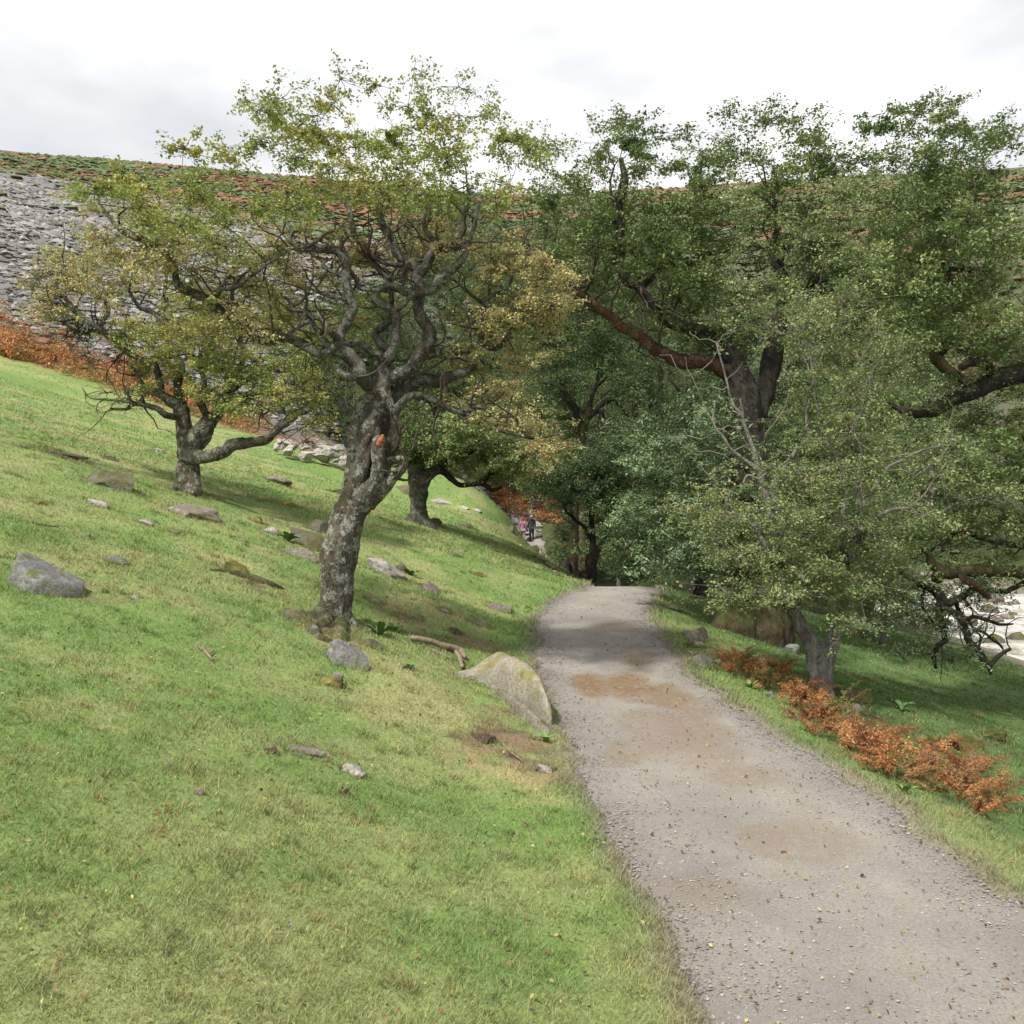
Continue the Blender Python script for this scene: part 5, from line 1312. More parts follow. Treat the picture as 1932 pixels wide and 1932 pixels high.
# the big boulder by the path and the slab below it
def lofted_rock(st, d, width, mat, label, seed, rough=.05, lean=.12):
    """Long rock: at each station its top and foot, with a rounded section of real depth between them."""
    st = np.array(st, float)
    q = catmull(np.hstack([st, np.array(width)[:, None]]), 40)
    n = 36
    th = np.linspace(0, 2 * np.pi, n, endpoint=False)
    V = []
    ds = np.array([ground_at(850.6 + u / 8.436, 1210.6 + bt / 8.436)[1] for u, t, bt, w in q]) + d
    ds = np.convolve(np.pad(ds, 4, mode='edge'), np.ones(9) / 9, 'valid')
    for (u, t, bt, w), d in zip(q, ds):
        T = at(850.6 + u / 8.436, 1210.6 + t / 8.436, d); B = at(850.6 + u / 8.436, 1210.6 + bt / 8.436, d)
        zt = T[2]; zb = min(B[2], float(min(height(np.array([T[0], T[0]]), np.array([d - .15, d + .3]))))) - .16
        c, h = (zt + zb) / 2, (zt - zb) / 2
        sy = np.sign(np.cos(th)) * np.abs(np.cos(th)) ** .75; sz = np.sign(np.sin(th)) * np.abs(np.sin(th)) ** .85
        V.append(np.stack([np.full(n, T[0]), d + w * (.8 + sy) + lean * h * sz, c + h * sz], -1))
    V = np.array(V).reshape(-1, 3)
    o = V.mean(0); V = V - o
    nz = (fbm(V * 3.0 + seed, 4, seed) - .5) * rough * 2.4 + (fbm(V * 11 + seed, 3, seed + 1) - .5) * rough * .8
    V = V + unit(V * np.array([.3, 1, 1])) * nz[:, None]
    i = np.arange(39)[:, None] * n; j = np.arange(n)[None, :]; k = (j + 1) % n
    Q = np.stack([i + j, i + n + j, i + n + k, i + k], -1).reshape(-1, 4)
    c0, c1 = len(V), len(V) + 1
    V = np.vstack([V, V[:n].mean(0), V[39 * n:].mean(0)])
    jj = np.arange(n); kk = (jj + 1) % n
    TR = np.vstack([np.stack([np.full(n, c0), jj, kk], -1), np.stack([np.full(n, c1), 39 * n + kk, 39 * n + jj], -1)])
    r = put("rock", make_mesh("rock", V, [Q, TR], mat, smooth=True), None, Vector(o))
    return tag(r, label, "rock", GS)
gb = ground_at(955, 1372)
big = lofted_rock([(15, 556, 580), (200, 488, 570), (350, 452, 610), (560, 340, 700), (700, 265, 760), (830, 255, 850), (1000, 330, 960), (1200, 455, 1080), (1400, 640, 1220), (1520, 850, 1300), (1590, 1010, 1350), (1615, 1120, 1300)], .0,
    [.05, .10, .15, .25, .32, .35, .36, .35, .31, .25, .17, .06], M_ROCK_BOULDER, "big smooth boulder with yellow moss streaks beside the path", 301)
low_ = lofted_rock([(640, 690, 740), (900, 860, 980), (1120, 1015, 1200), (1300, 1170, 1340), (1450, 1290, 1440), (1595, 1420, 1470)], -.04, [.04, .12, .16, .17, .14, .04], M_ROCK_WARM, "low slab wedged under the big boulder", 302, .035)

# boulders standing in the river
RBM = [make_mesh("river_boulder", *rock_shape(350 + k, (1, .8, .6), planes=8, sub=3), M_ROCK_WARM if k % 2 else M_ROCK_MOSS, smooth=True) for k in range(4)]
for i in range(46):
    px = RNG.uniform(1640, 1925); d = 24 + 36 * RNG.random()
    b = at(px, 1200, d); s = RNG.uniform(.5, 1.5)
    l, r = np.interp(b[1], RIV_Y, RIV_L), np.interp(b[1], RIV_Y, RIV_R)
    if b[0] < l + .6 or b[0] > r: continue
    o = put("river_boulder", RBM[i % 4], None, (b[0], b[1], -2.42 + s * .06))
    o.scale = (s, s * .9, s * .9); o.rotation_euler = (0, 0, RNG.random() * 6.28)
    tag(o, "wet boulder standing in the white water of the river", "boulder", "boulders in the river")

# dry stone wall on the skyline
gw = ground_at(592, 874)
wall = empty("stone_wall", Vector(gw), "tumbled dry stone wall on the upper edge of the slope", "wall")
dW = gw[1]
for i, (u, v, w, h) in enumerate([(250, 465, 125, 110), (280, 372, 95, 65), (410, 392, 150, 75), (440, 505, 170, 140), (505, 440, 130, 110), (640, 450, 160, 90), (690, 565, 235, 115), (650, 620, 140, 75), (860, 525, 140, 85), (860, 425, 190, 120), (930, 605, 250, 90), (1060, 530, 230, 120), (1080, 650, 150, 80), (1180, 490, 220, 95), (1190, 575, 140, 95), (1250, 625, 180, 130), (1270, 705, 160, 95), (790, 600, 120, 80), (980, 480, 150, 80), (340, 450, 90, 110)]):
    c = at(490.8 + u / 7.873, 785.2 + v / 7.873, dW + (0.25 if v < 480 else -.1))
    m = dW / F / 7.873
    vv, ff = rock_shape(400 + i, (w * m * 1.4, w * m * .9, h * m * 1.45), planes=12, sub=4, rough=.14, cut=(.4, .75))
    put("stone", make_mesh("stone", vv, ff, M_ROCK_PALE, smooth=True), wall, Vector(c) - Vector(gw)).rotation_euler = (RNG.normal() * .1, .18 + RNG.normal() * .1, RNG.normal() * .3)

# ------------------------------------------------------------------ scree
SM = []
for k in range(7):
    v, f = rock_shape(600 + k, (1, .75, .55), planes=8, sub=2, rough=.1, cut=(.45, .85))
    sh = 0.16 + .14 * RNG.random()
    SM.append(make_mesh("scree_stone", v, f, M_STONE, np.repeat(np.array([[sh * 1.04, sh, sh * .95]]), len(v), 0)))
cnt = 0
while cnt < 290:
    px, py = RNG.uniform(40, 420), RNG.uniform(432, 660)
    if RNG.random() > 1.25 - px / 420: continue
    g = ground_at(px, py)
    if g[1] < 51 or g[1] > 200: continue
    s = RNG.uniform(9, 22) * g[1] / F
    o = put("scree_stone", SM[RNG.integers(0, 7)], None, Vector(g + np.array([0, 0, s * .05])))
    o.scale = (s * RNG.uniform(.8, 1.4), s, s * RNG.uniform(.7, 1.2))
    o.rotation_euler = (RNG.normal() * .3, RNG.normal() * .3, RNG.random() * 6.28)
    tag(o, "angular grey stone in the scree high on the left hillside", "stone", "stones of the scree slope")
    cnt += 1
N = 78000
sx = np.concatenate([RNG.uniform(-62, 2, 56000), RNG.uniform(-120, 4, 22000)]); sy = np.concatenate([49 + 65 * RNG.random(56000) ** 1.2, 49 + 190 * RNG.random(22000)])
ok = sy > 51.5 + np.maximum(0, sx + 8) * 1.0
sx, sy = sx[ok], sy[ok]
ss = (0.10 + 0.48 * RNG.random(len(sx)) ** 4) * (sy / 60) ** .6
g = (0.095 + 0.165 * RNG.random((len(sx), 1)) ** 1.3) * np.array([1.04, 1.0, .95])
V, Fc, C_ = octa_cloud(np.stack([sx, sy, height(sx, sy) - ss * .16], -1), ss, RNG, g, .6)
tag(put("scree", make_mesh("scree", V, Fc, M_STONE, C_)), "mass of small grey stones sliding down the left hillside", kind='stuff')

N = 36000
hx, hy = RNG.uniform(-200, 210, N), 70 + 390 * RNG.random(N)
ok = ((hx > -25) | (hy > 150) | (RNG.random(N) < .25)) & ~((hy < 115) & (hx < 26) & (hx > 8))
hx, hy = hx[ok], hy[ok]
hs = (0.35 + 0.9 * RNG.random(len(hx)) ** 2) * (hy / 120) ** .6
rust = fbm2(hx, hy, 0.05, 4, 33) > .53
hc = np.where(rust[:, None], np.array([.145, .085, .052]), np.array([.085, .11, .05])) * (.6 + .8 * RNG.random((len(hx), 1)))
V, Fc, C_ = octa_cloud(np.stack([hx, hy, height(hx, hy) + hs * .1], -1), hs, RNG, hc, .55)
tag(put("heather", make_mesh("heather", V, Fc, M_STONE, C_)), "rough heather and rusty bracken clumps over the far hillside", kind='stuff')

# ------------------------------------------------------------------ grass
def blades(x, y, h, w, lean, col, rng):
    n = len(x)
    z = height(x, y)
    b = np.stack([x, y, z - .006], -1)
    a = rng.random(n) * 6.283
    side = np.stack([np.cos(a), np.sin(a), np.zeros(n)], -1) * w[:, None] * .5
    l = rng.random(n) * 6.283
    tip = b + np.stack([np.cos(l) * lean * h, np.sin(l) * lean * h, h], -1)
    V = np.stack([b - side, b + side, tip], 1).reshape(-1, 3)
    return V, np.arange(3 * n).reshape(n, 3), np.repeat(col, 3, 0)

def grass_batch(n, ylo, yhi, half, h0, w0, power=1.0):
    u = RNG.random(n)
    y = ylo * (yhi / ylo) ** (u ** power)
    x = (RNG.random(n) * 2 - 1) * half * y
    e = path_mask(x, y)
    n1 = fbm2(x, y, 1.1, 3, 22); n3 = fbm2(x, y, 4.5, 2, 23)
    keep = (e < -0.02 + .10 * RNG.random(n) ** 3 * 1.5) & ~((y > 46.5) & (x < 2)) & ~((x > 4) & (y > 27))
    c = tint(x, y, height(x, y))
    lum = c.sum(1)
    bare = (c[:, 1] < c[:, 0] * 0.85)
    keep &= ~(bare & (RNG.random(n) < .65))
    x, y, n1, n3, c = x[keep], y[keep], n1[keep], n3[keep], c[keep]
    m = len(x)
    h = h0 * (0.5 + RNG.random(m)) * (0.6 + 1.0 * n3) * (1 + .9 * sstep(-.35, -.05, path_mask(x, y)))
    c = c * (0.72 + 0.62 * RNG.random((m, 1))) * (0.94 + .12 * RNG.random((m, 3)))
    st = RNG.random(m) < .06
    c[st] = np.array([.33, .28, .14]) * (.7 + .5 * RNG.random((st.sum(), 1)))
    c = np.clip(c * 1.12, 0, .6)
    return blades(x, y, h, w0 * (0.7 + .6 * RNG.random(m)) * (y / 6) ** .55, 0.5 + .8 * RNG.random(m), c, RNG)
def ring_blades(n_per, h0):
    X, Y, H = [], [], []
    for (x0, y0, a, b) in BASES + [(float(big.location.x), float(big.location.y), .55, .35), (float(T1.loc[0]), float(T1.loc[1]), .36, .34), (float(T2.loc[0]), float(T2.loc[1]), .5, .5), (float(T4.loc[0]), float(T4.loc[1]), .4, .4)]:
        if y0 > 32: continue
        m = int(n_per * (a + b) * 1.2) + 20
        t = RNG.random(m) * 6.283; r = .82 + .5 * RNG.random(m) ** 1.5
        X.append(x0 + np.cos(t) * a * r); Y.append(y0 + np.sin(t) * b * r); H.append(h0 * (.5 + RNG.random(m)) * (y0 / 9) ** .4)
    x, y, h = map(np.concatenate, (X, Y, H))
    k = path_mask(x, y) < 0
    x, y, h = x[k], y[k], h[k]
    c = tint(x, y, height(x, y)) * (.6 + .6 * RNG.random((len(x), 1)))
    st = RNG.random(len(x)) < .3
    c[st] = np.array([.36, .28, .14]) * (.6 + .6 * RNG.random((st.sum(), 1)))
    return blades(x, y, h, .0075 * (y / 8) ** .5, .4 + .6 * RNG.random(len(x)), c, RNG)

def tufts(n, per, h0):
    y0 = 3.2 * (26 / 3.2) ** RNG.random(n); x0 = (RNG.random(n) * 2 - 1) * .58 * y0
    k = path_mask(x0, y0) < -.05
    x0, y0 = x0[k], y0[k]
    s = .02 + .05 * RNG.random(len(x0))
    kind = RNG.random(len(x0))
    x = np.repeat(x0, per) + np.repeat(s, per) * RNG.normal(size=len(x0) * per)
    y = np.repeat(y0, per) + np.repeat(s, per) * RNG.normal(size=len(x0) * per)
    h = np.repeat(h0 * (.5 + RNG.random(len(x0))), per) * (.5 + RNG.random(len(x)))
    c = tint(x, y, height(x, y)) * (.55 + .5 * RNG.random((len(x), 1)))
    kk = np.repeat(kind, per)
    c[kk < .22] = np.array([.34, .27, .13]) * (.6 + .6 * RNG.random(((kk < .22).sum(), 1)))
    c[kk > .86] = np.array([.13, .085, .05]) * (.6 + .6 * RNG.random(((kk > .86).sum(), 1)))
    h = h * np.where(kk > .86, .35, 1)
    return blades(x, y, h, .006 * (y / 6) ** .6, .5 + .7 * RNG.random(len(x)), c, RNG)

GB = [ring_blades(420, .055), tufts(2600, 30, .045), grass_batch(360000, 3.0, 12, .62, .024, .0052), grass_batch(210000, 10, 27, .60, .031, .0075), grass_batch(120000, 20, 48, .58, .042, .012)]
V = np.vstack([b[0] for b in GB]); o_ = 0; FF = []
for b in GB:
    FF.append(b[1] + o_); o_ += len(b[0])
tag(put("grass", make_mesh("grass", V, np.vstack(FF), M_BLADE, np.vstack([b[2] for b in GB]))), "short sheep cropped grass on the slope and the verge", kind='stuff')

# fallen leaves and bits on the turf
N = 5200
yy = 3.2 * (40 / 3.2) ** RNG.random(N); xx = (RNG.random(N) * 2 - 1) * .58 * yy
ok = (xx < 12) & ~((yy > 27) & (xx > 4)); xx, yy = xx[ok], yy[ok]
pal = np.array([[.32, .24, .08], [.16, .09, .05], [.10, .065, .04], [.42, .35, .14], [.06, .05, .045], [.26, .12, .05]])
lc = pal[RNG.integers(0, 6, len(xx))] * (.7 + .6 * RNG.random((len(xx), 1)))
sz = (.009 + .014 * RNG.random(len(xx))) * (yy / 6) ** .4
zz = np.where(path_mask(xx, yy) > 0, path_z(xx, yy) + .012, height(xx, yy) + .022)
V, q = leaf_quads(np.stack([xx, yy, zz], -1), unit(RNG.normal(size=(len(xx), 3)) * .5 + np.array([0, 0, 1.0])), sz * 1.5, sz, RNG)
tag(put("fallen_leaves", make_mesh("fallen_leaves", V, q, M_LEAF, np.repeat(lc, 4, 0))), "scattered fallen leaves on grass and path", kind='stuff')

# ------------------------------------------------------------------ bracken
BRK = np.array([[.31, .115, .042], [.40, .17, .065], [.19, .072, .03], [.44, .23, .10]])
def bracken_mesh(seed, H, fronds, pale=0.0):
    rg = np.random.default_rng(seed)
    P, N_, L_, W_, C2 = [], [], [], [], []
    tp, tr = [], []
    for i in range(fronds):
        a = rg.random() * 6.283; L = H * (.7 + .6 * rg.random())
        t = np.linspace(0, 1, 9)
        out = np.array([math.cos(a), math.sin(a), 0])
        bend = .55 + .5 * rg.random()
        s = out * (t ** 1.5 * L * bend)[:, None] + np.array([0, 0, 1.]) * (L * (t - .42 * bend * t ** 2.4))[:, None] + rg.normal(size=(9, 3)) * .02 * L * t[:, None]
        s += rg.normal(size=3) * np.array([.09, .09, 0])
        tp.append(s); tr.append(np.linspace(.004, .0015, 9))
        base = BRK[rg.integers(0, 4)] * (.75 + .5 * rg.random())
        if rg.random() < pale: base = np.array([.13, .15, .05])
        elif rg.random() < .12: base = np.array([.22, .13, .065]) * (.7 + .5 * rg.random())
        n = 15
        for k in range(n):
            f = .28 + .72 * k / n
            p = np.array([np.interp(f, t, s[:, j]) for j in range(3)])
            T = unit((s[min(8, int(f * 8) + 1)] - s[int(f * 8)])[None])[0]
            S = np.cross(T, np.array([0, 0, 1.])); S /= max(np.linalg.norm(S), 1e-6)
            pl = L * .30 * (1 - f) ** .8 + .02
            for sg in (-1, 1):
                d = S * sg + T * .45 + np.array([0, 0, -.35]) + rg.normal(size=3) * .3
                d /= np.linalg.norm(d)
                m = 4
                for j in range(m):
                    P.append(p + d * pl * (j + .5) / m + rg.normal(size=3) * .008); N_.append(rg.normal(size=3) * .7 + np.array([0, 0, 1.]))
                    L_.append(pl / m * 1.9); W_.append(pl * .20 * (1.1 - j / m)); C2.append(base * (.7 + .6 * rg.random()))
    V, q = leaf_quads(np.array(P), unit(np.array(N_)), np.array(L_), np.array(W_), rg)
    tv, tq = many_tubes(np.array(tp), np.array(tr), 3)
    return make_mesh("fronds", V, q, M_LEAF, np.repeat(np.array(C2), 4, 0)), make_mesh("stalks", tv, tq, M_TWIG_BR)
M_TWIG_BR = plain("bracken_stalk", (.22, .10, .045), (.10, .045, .02), 30)
BM = [bracken_mesh(700 + k, .42, 7, (.05 if k < 4 else .5)) for k in range(6)]
NEAR = [(1392, 1262, 30, 16, 8, "rust brown bracken clump beside the verge rocks"), (1450, 1290, 22, 14, 6, "rust brown bracken in front of the mossy oak root"), (1510, 1322, 32, 20, 8, "rust brown bracken before the forked pale trunk"), (1545, 1375, 24, 34, 8, "rust brown bracken below the forked pale trunk"),
        (1640, 1418, 30, 16, 8, "orange bracken along the lower verge"), (1690, 1462, 26, 14, 5, "orange bracken near the bottom of the verge"), (1800, 1462, 42, 36, 12, "rusty bracken thicket on the lower right bank"), (1830, 1520, 60, 24, 6, "rusty bracken at the foot of the right bank")]
for px, py, rx, ry, n, lab in NEAR:
    for i in range(n):
        a = RNG.random() * 6.283; r = math.sqrt(RNG.random())
        g = ground_at(px + rx * r * math.cos(a), py + ry * r * math.sin(a))
        k = RNG.integers(0, 6) if px < 1600 or RNG.random() < .8 else 5
        o = empty("bracken_fern", Vector(g), lab, "fern", lab.replace("rust brown ", "").replace("orange ", "").replace("rusty ", "") + " plants")
        s = RNG.uniform(.5, 1.0)
        o.scale = (s, s, s); o.rotation_euler = (RNG.normal() * .15, RNG.normal() * .15, RNG.random() * 6.28)
        tag(put("fronds", BM[k][0], o), kind='stuff'); tag(put("stalks", BM[k][1], o), kind='stuff')

def bracken_mass(x, y, hgt, per, seed, label, size=.10):
    rg = np.random.default_rng(seed)
    n = len(x); z = height(x, y)
    b = np.repeat(np.stack([x, y, z], -1), per, 0)
    hh = np.repeat(hgt, per)
    t = rg.random(n * per) ** .7
    p = b + np.stack([rg.normal(size=n * per) * .32 * hh, rg.normal(size=n * per) * .32 * hh, t * hh], -1)
    base = np.repeat(np.where(rg.random((n, 1)) < .22, np.array([[.30, .22, .10]]), BRK[rg.integers(0, 4, n)] * 1.15) * (.8 + .5 * rg.random((n, 1))), per, 0) * (.6 + .8 * rg.random((n * per, 1)))
    V, q = leaf_quads(p, unit(rg.normal(size=(n * per, 3)) + np.array([0, 0, .5])), size * (1 + rg.random(n * per)), size * .4 * (1 + rg.random(n * per)), rg)
    tag(put("bracken", make_mesh("bracken", V, q, M_LEAF, np.repeat(base, 4, 0))), label, kind='stuff')
n = 460
bx = -12 - 23 * RNG.random(n) ** .6; by = 46.6 + 1.6 * sstep(-15, -11, bx) + np.abs(RNG.normal(size=n)) * 2.2 + np.maximum(0, bx + 10) * .15
bracken_mass(bx, by, RNG.uniform(.3, .95, n), 60, 5, "band of orange bracken between the green slope and the scree", .11)
n = 420
bx = RNG.uniform(-5.5, 5.5, n); by = 62.6 + np.abs(RNG.normal(size=n)) * 3.5 + np.abs(bx) * .2
bracken_mass(bx, by, RNG.uniform(.3, .8, n), 50, 6, "orange bracken on the bank behind the two walkers", .10)

# ------------------------------------------------------------------ leafy plants
def leaf_strip(L, W, bend, seed):
    rg = np.random.default_rng(seed)
    t = np.linspace(0, 1, 8)
    wv = W * np.sin(np.pi * (t * .92 + .06)) ** .8
    x = L * t * (1 - .15 * t); z = L * (.75 * t - bend * t ** 2)
    V = []
    for i in range(8):
        V += [(x[i], -wv[i] / 2, z[i] + wv[i] * .25), (x[i], 0, z[i]), (x[i], wv[i] / 2, z[i] + wv[i] * .25)]
    f = [[i * 3 + j, i * 3 + j + 1, i * 3 + j + 4, i * 3 + j + 3] for i in range(7) for j in (0, 1)]
    return np.array(V), np.array(f)
M_PLANT = plain("broad_leaf", (.10, .19, .045), (.06, .13, .03), 25, rough=.45)
M_PLANT_L = plain("bright_broad_leaf", (.17, .27, .07), (.11, .19, .05), 25, rough=.45)
for px, py, n, L, mt, lab in [(716, 1200, 8, .26, M_PLANT, "green foxglove rosette at the foot of the leaning tree"), (1030, 1400, 6, .12, M_PLANT_L, "bright dock plant at the tip of the lower slab"), (1708, 1500, 6, .13, M_PLANT_L, "bright leafed dock on the verge at the bottom"), (1416, 1298, 5, .13, M_PLANT_L, "small pale green plant on the verge beside the bracken"), (545, 1022, 7, .28, M_PLANT, "dark nettle tuft beside the purplish slab"), (775, 1085, 6, .22, M_PLANT, "green plant below the dark upright stone"), (1700, 1340, 6, .2, M_PLANT, "dark green plant on the lower right bank"), (770, 1262, 5, .12, M_PLANT, "little plant between slab and boulder"), (745, 1192, 5, .16, M_PLANT, "smaller foxglove rosette right of the first")]:
    g = ground_at(px, py)
    o = empty("leafy_plant", Vector(g), lab, "plant")
    for i in range(n):
        v, f = leaf_strip(L * (.7 + .5 * RNG.random()), L * .36, .25 + .5 * RNG.random(), i)
        l = put("leaf", make_mesh("leaf", v, f, mt, smooth=True), o)
        l.rotation_euler = (RNG.normal() * .1, -.35 * RNG.random(), i * 6.283 / n + RNG.normal() * .25)

# ------------------------------------------------------------------ sticks and fallen boughs
def stick(pts, label, mat, name="fallen_stick", lift=.015, cat="stick", wob=.02, sides=7):
    """pts: (px, py, half width px) on the ground; further lists are side twigs."""
    g0 = None
    for k, run in enumerate(pts):
        W = []
        for px, py, r in run:
            g = ground_at(px, py); W.append((*(g + np.array([0, 0, lift + r * g[1] / F])), r * g[1] / F))
        if g0 is None:
            g0 = np.array(W[0][:3])
            root = empty(name, Vector(g0), label, cat)
        q = catmull(np.array(W), 18)
        p = q[:, :3] + (np.stack([fbm(q[:, :3] * 5 + j * 5, 2, j) for j in range(3)], -1) - .5) * wob
        v, f, t = tube(p - g0, np.maximum(q[:, 3], .002), sides, .2, 30, k)
        put("stem" if k == 0 else "side_twig", make_mesh("stem", v, [f, t], mat, smooth=True), root)
stick([[(775, 1212, 5), (800, 1216, 6), (835, 1226, 6), (868, 1238, 7), (878, 1248, 4)], [(860, 1236, 4), (868, 1252, 5), (872, 1266, 4)]], "grey fallen bough lying on the slope above the big boulder", M_DEADWOOD, "fallen_bough", .02, "bough")
stick([[(395, 1076, 4), (430, 1080, 6), (470, 1092, 8), (510, 1104, 7), (538, 1112, 3)]], "dark rotten root breaking out of the slope", M_BARK_MOSS, "rotten_root", -.035, "root")
stick([[(381, 1226, 2), (392, 1240, 3), (400, 1250, 2)], [(392, 1240, 2), (404, 1232, 1.5)], [(396, 1245, 2), (414, 1250, 1.2)]], "small branching brown twig lying in the open grass", M_DEADWOOD)
stick([[(55, 988, 1), (80, 993, 1.2), (111, 997, 1)]], "thin dark straight stick on the left slope", M_TWIG)
stick([[(1200, 1240, 1.5), (1212, 1252, 2.5), (1222, 1258, 1.5)]], "short brown stick in the middle of the path", M_DEADWOOD)
stick([[(1368, 1342, 1.2), (1384, 1346, 1.8), (1402, 1346, 1.2)], [(1376, 1336, 1), (1386, 1346, 1.2), (1397, 1352, 1)]], "crossed reddish twigs on the path near the verge", M_BARK_RED)
stick([[(1158, 1392, 1), (1146, 1410, 1.4), (1124, 1424, 1)]], "thin grey twig on the gravel at the left edge", M_DEADWOOD)
stick([[(575, 1404, 1), (600, 1416, 1.5), (628, 1436, 1.5)]], "curved stick beside the buried flat stone", M_DEADWOOD)
stick([[(1302, 1128, 1.2), (1318, 1130, 1.8), (1334, 1134, 1)]], "stick lying across the far right rim of the path", M_DEADWOOD)
stick([[(940, 1395, 1.5), (965, 1425, 1.8), (985, 1440, 1.2)]], "pale stick on the earth bank below the boulder", M_DEADWOOD)
stick([[(1525, 1487, 1.2), (1545, 1489, 1.8), (1558, 1488, 1)]], "reddish stick at the bottom of the path", M_BARK_RED)
stick([[(1680, 1312, 1), (1683, 1326, 1.5), (1692, 1338, 1.2)]], "pale curved twig on the lower right bank", M_DEADWOOD)
stick([[(1085, 1318, 1), (1096, 1322, 1.4), (1106, 1326, 1)]], "little twig in the rusty mud stain", M_DEADWOOD)

# roots and burls at the first tree's foot are part of its trunk; mossy root mass of the oak foot
# ------------------------------------------------------------------ the two walkers
def skin_mesh(name, V, E, R, mat, root=0, sub=1):
    me = bpy.data.meshes.new(name); me.from_pydata(V, E, [])
    o = bpy.data.objects.new(name, me); COL.objects.link(o)
    md = o.modifiers.new("s", 'SKIN')
    for i, r in enumerate(R):
        o.data.skin_vertices[0].data[i].radius = (r, r) if not isinstance(r, tuple) else r
        o.data.skin_vertices[0].data[i].use_root = i == root
    m2 = o.modifiers.new("b", 'SUBSURF'); m2.levels = sub; m2.render_levels = sub
    dg = bpy.context.evaluated_depsgraph_get()
    out = bpy.data.meshes.new_from_object(o.evaluated_get(dg))
    bpy.data.objects.remove(o); bpy.data.meshes.remove(me)
    out.name = name
    out.materials.clear(); out.materials.append(mat)
    out.polygons.foreach_set("use_smooth", np.ones(len(out.polygons), bool))
    return out

M_SKIN = plain("skin", (.45, .27, .20), (.38, .22, .16), 30, rough=.5, bstr=.05)
M_PINK = plain("pink_jumper", (.31, .15, .20), (.24, .11, .155), 40)
M_JEANS = plain("dark_trousers", (.05, .05, .055), (.03, .03, .035), 40)
M_GREYTR = plain("pale_leggings", (.28, .24, .23), (.2, .17, .16), 40)
M_COAT = plain("dark_coat", (.035, .038, .042), (.022, .024, .027), 30)
M_REDHAIR = plain("red_hair", (.30, .10, .03), (.17, .05, .018), 60)
M_GREYHAIR = plain("sandy_grey_hair", (.42, .31, .24), (.28, .2, .15), 60)
M_BLACK = plain("black_leather", (.015, .015, .015), (.01, .01, .01), 40, rough=.5)

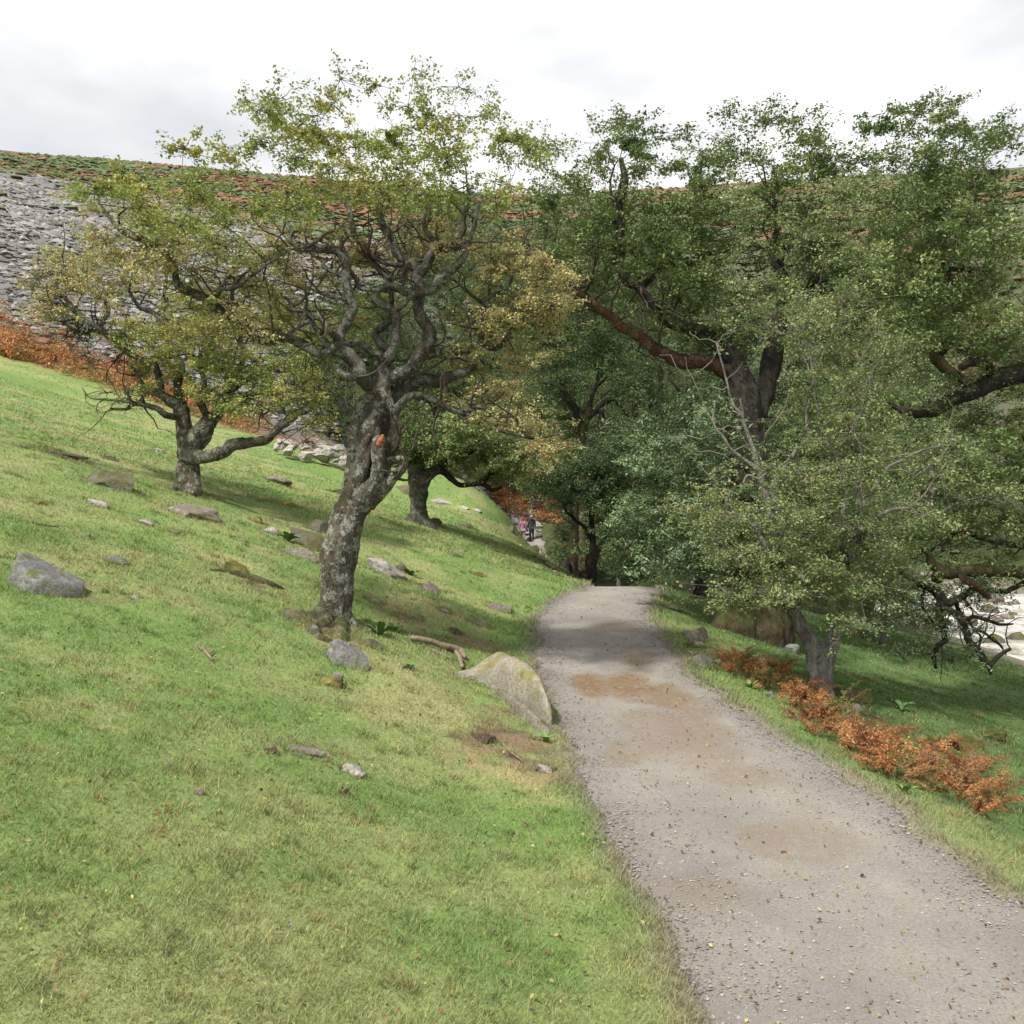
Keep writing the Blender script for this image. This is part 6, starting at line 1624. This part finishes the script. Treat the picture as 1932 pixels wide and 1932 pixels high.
def person(loc, scale, label, top, trousers, hair_m, long_hair, coat, bag, phase):
    r = empty("person", Vector(loc), label, "person", "walkers on the far path")
    V = [(0, 0, .93), (0, 0, 1.10), (0, 0, 1.28), (0, .01, 1.40), (0, .015, 1.47), (0, .03, 1.545), (0, .03, 1.62)]
    E = [(0, 1), (1, 2), (2, 3), (3, 4), (4, 5), (5, 6)]
    R = [(.14, .11), (.125, .10), (.15, .11), .06, .052, (.078, .095), (.065, .08)]
    arms, legs = {}, {}
    for s in (-1, 1):
        sw = phase * s
        k = len(V)
        V += [(s * .175, 0, 1.36), (s * .225, -.05 * sw - .02, 1.10), (s * .235, .10 * sw + .05, .88), (s * .235, .12 * sw + .07, .80)]
        E += [(2, k), (k, k + 1), (k + 1, k + 2), (k + 2, k + 3)]; R += [.055, .042, .030, (.02, .038)]
        arms[s] = k
        hx, hy, hz = V[k + 3]
        for q, (dx, dy, ln) in enumerate(((-.012 * s, .035, .055), (0, .022, .085), (0, .006, .092), (0, -.010, .085), (0, -.024, .066))):
            m = len(V)
            V += [(hx + dx, hy + dy, hz - ln * .55), (hx + dx - .012 * s, hy + dy + .006, hz - ln)]
            E += [(k + 3, m), (m, m + 1)]; R += [.010, .008]
        k = len(V)
        V += [(s * .085, 0, .86), (s * .095, -.16 * sw + .04, .48), (s * .10, -.30 * sw - .03, .09), (s * .105, -.30 * sw + .10, .04)]
        E += [(0, k), (k, k + 1), (k + 1, k + 2), (k + 2, k + 3)]; R += [.088, .058, .040, .036]
        legs[s] = k
    body = put("body", skin_mesh("body", V, E, R, M_SKIN), r)
    # face: nose and ears
    fv, fq, ft = tube(np.array([(0, .11, 1.57), (0, .145, 1.545), (0, .12, 1.535)]), np.array([.010, .016, .008]), 6, 0)
    put("nose", make_mesh("nose", fv, [fq, ft], M_SKIN, smooth=True), r)
    for s in (-1, 1):
        a, b, c = tube(np.array([(s * .078, .03, 1.565), (s * .09, .02, 1.55), (s * .08, .03, 1.525)]), np.array([.010, .018, .010]), 6, 0)
        put("ear", make_mesh("ear", a, [b, c], M_SKIN, smooth=True), r)
    def shell(name, ids, grow, mat, extra=()):
        mp = {v: i for i, v in enumerate(ids)}
        vv = [V[i] for i in ids]; rr = [tuple(x + grow for x in R[i]) if isinstance(R[i], tuple) else R[i] + grow for i in ids]
        ee = [(mp[a], mp[b]) for a, b in E if a in mp and b in mp]
        for (par, p, rad) in extra:
            ee.append((mp[par] if par in mp else par, len(vv))); vv.append(p); rr.append(rad)
        return put(name, skin_mesh(name, vv, ee, rr, mat), r)
    torso = [0, 1, 2, 3]
    al = [arms[-1], arms[-1] + 1, arms[-1] + 2, arms[1], arms[1] + 1, arms[1] + 2]
    if coat:
        shell("coat", torso + al, .028, top, extra=[(0, (0, -.01, .72), (.17, .15)), (14 - 4, (0, -.01, .58), (.165, .15))])
        hv, hf = ICO[3]
        h = hv * np.array([.13, .12, .085]) + np.array([0, -.05, 1.43])
        put("hood", make_mesh("hood", h, hf, top, smooth=True), r)
    else:
        shell("jumper", torso + al, .026, top, extra=[(0, (0, 0, .84), (.15, .12))])
    lg = [0, legs[-1], legs[-1] + 1, legs[-1] + 2, legs[1], legs[1] + 1, legs[1] + 2]
    shell("trousers", lg, .016, trousers)
    for s in (-1, 1):
        k = legs[s]
        a, b, c = tube(np.array([(V[k + 2][0], V[k + 2][1] - .05, .04), (V[k + 2][0], V[k + 2][1] + .04, .055), V[k + 3], (V[k + 3][0], V[k + 3][1] + .06, .03)]), np.array([.045, .052, .047, .03]), 8, 0)
        put("shoe", make_mesh("shoe", a, [b, c], M_BLACK, smooth=True), r)
    hv, hf = ICO[4]
    cap = hv * np.array([.098, .112, .105]) + np.array([0, .012, 1.60])
    cap[:, 1] = np.minimum(cap[:, 1], .085 - .5 * np.maximum(0, 1.60 - cap[:, 2]))
    low = cap[:, 2] < 1.585
    if long_hair:
        cap[low, 2] -= (1.585 - cap[low, 2]) * 1.5 * (cap[low, 1] < .05)
    nz = (fbm(cap * 26, 3, 5) - .5) * .035
    cap[:, :2] *= (1 + nz * 6)[:, None] * .5 + .5
    put("hair", make_mesh("hair", cap, hf, hair_m, smooth=True), r)
    if bag:
        t = np.linspace(0, 1, 14)[:, None]
        pts = np.array([(-.10, -.02, 1.42), (-.06, -.135, 1.36), (.06, -.16, 1.15), (.17, -.14, .96), (.23, -.08, .88)])
        q = catmull(np.hstack([pts, np.full((5, 1), .010)]), 14)
        a, b, c = tube(q[:, :3], q[:, 3], 6, 0)
        put("bag_strap", make_mesh("bag_strap", a, [b, c], M_BLACK, smooth=True), r)
        bv, bf = rock_shape(5, (.10, .22, .17), planes=0, rough=.02, sub=3)
        put("shoulder_bag", make_mesh("shoulder_bag", bv + np.array([.27, -.06, .82]), bf, M_BLACK, smooth=True), r)
    r.scale = (scale, scale, scale)
    return r
for px, sc, args in ((986.5, .99, ("walker with long red hair in a pink jumper with a bag strap across the back", M_PINK, M_GREYTR, M_REDHAIR, True, False, True, .5)), (1003, .955, ("walker with short fair hair in a long dark coat on the far path", M_COAT, M_JEANS, M_GREYHAIR, False, True, False, -.5))):
    p = at(px, 1000, 60.0 if px < 1000 else 60.6)
    p[2] = float(base_h(p[:1], p[1:2])[0]) - .02
    person(p, sc, *args)
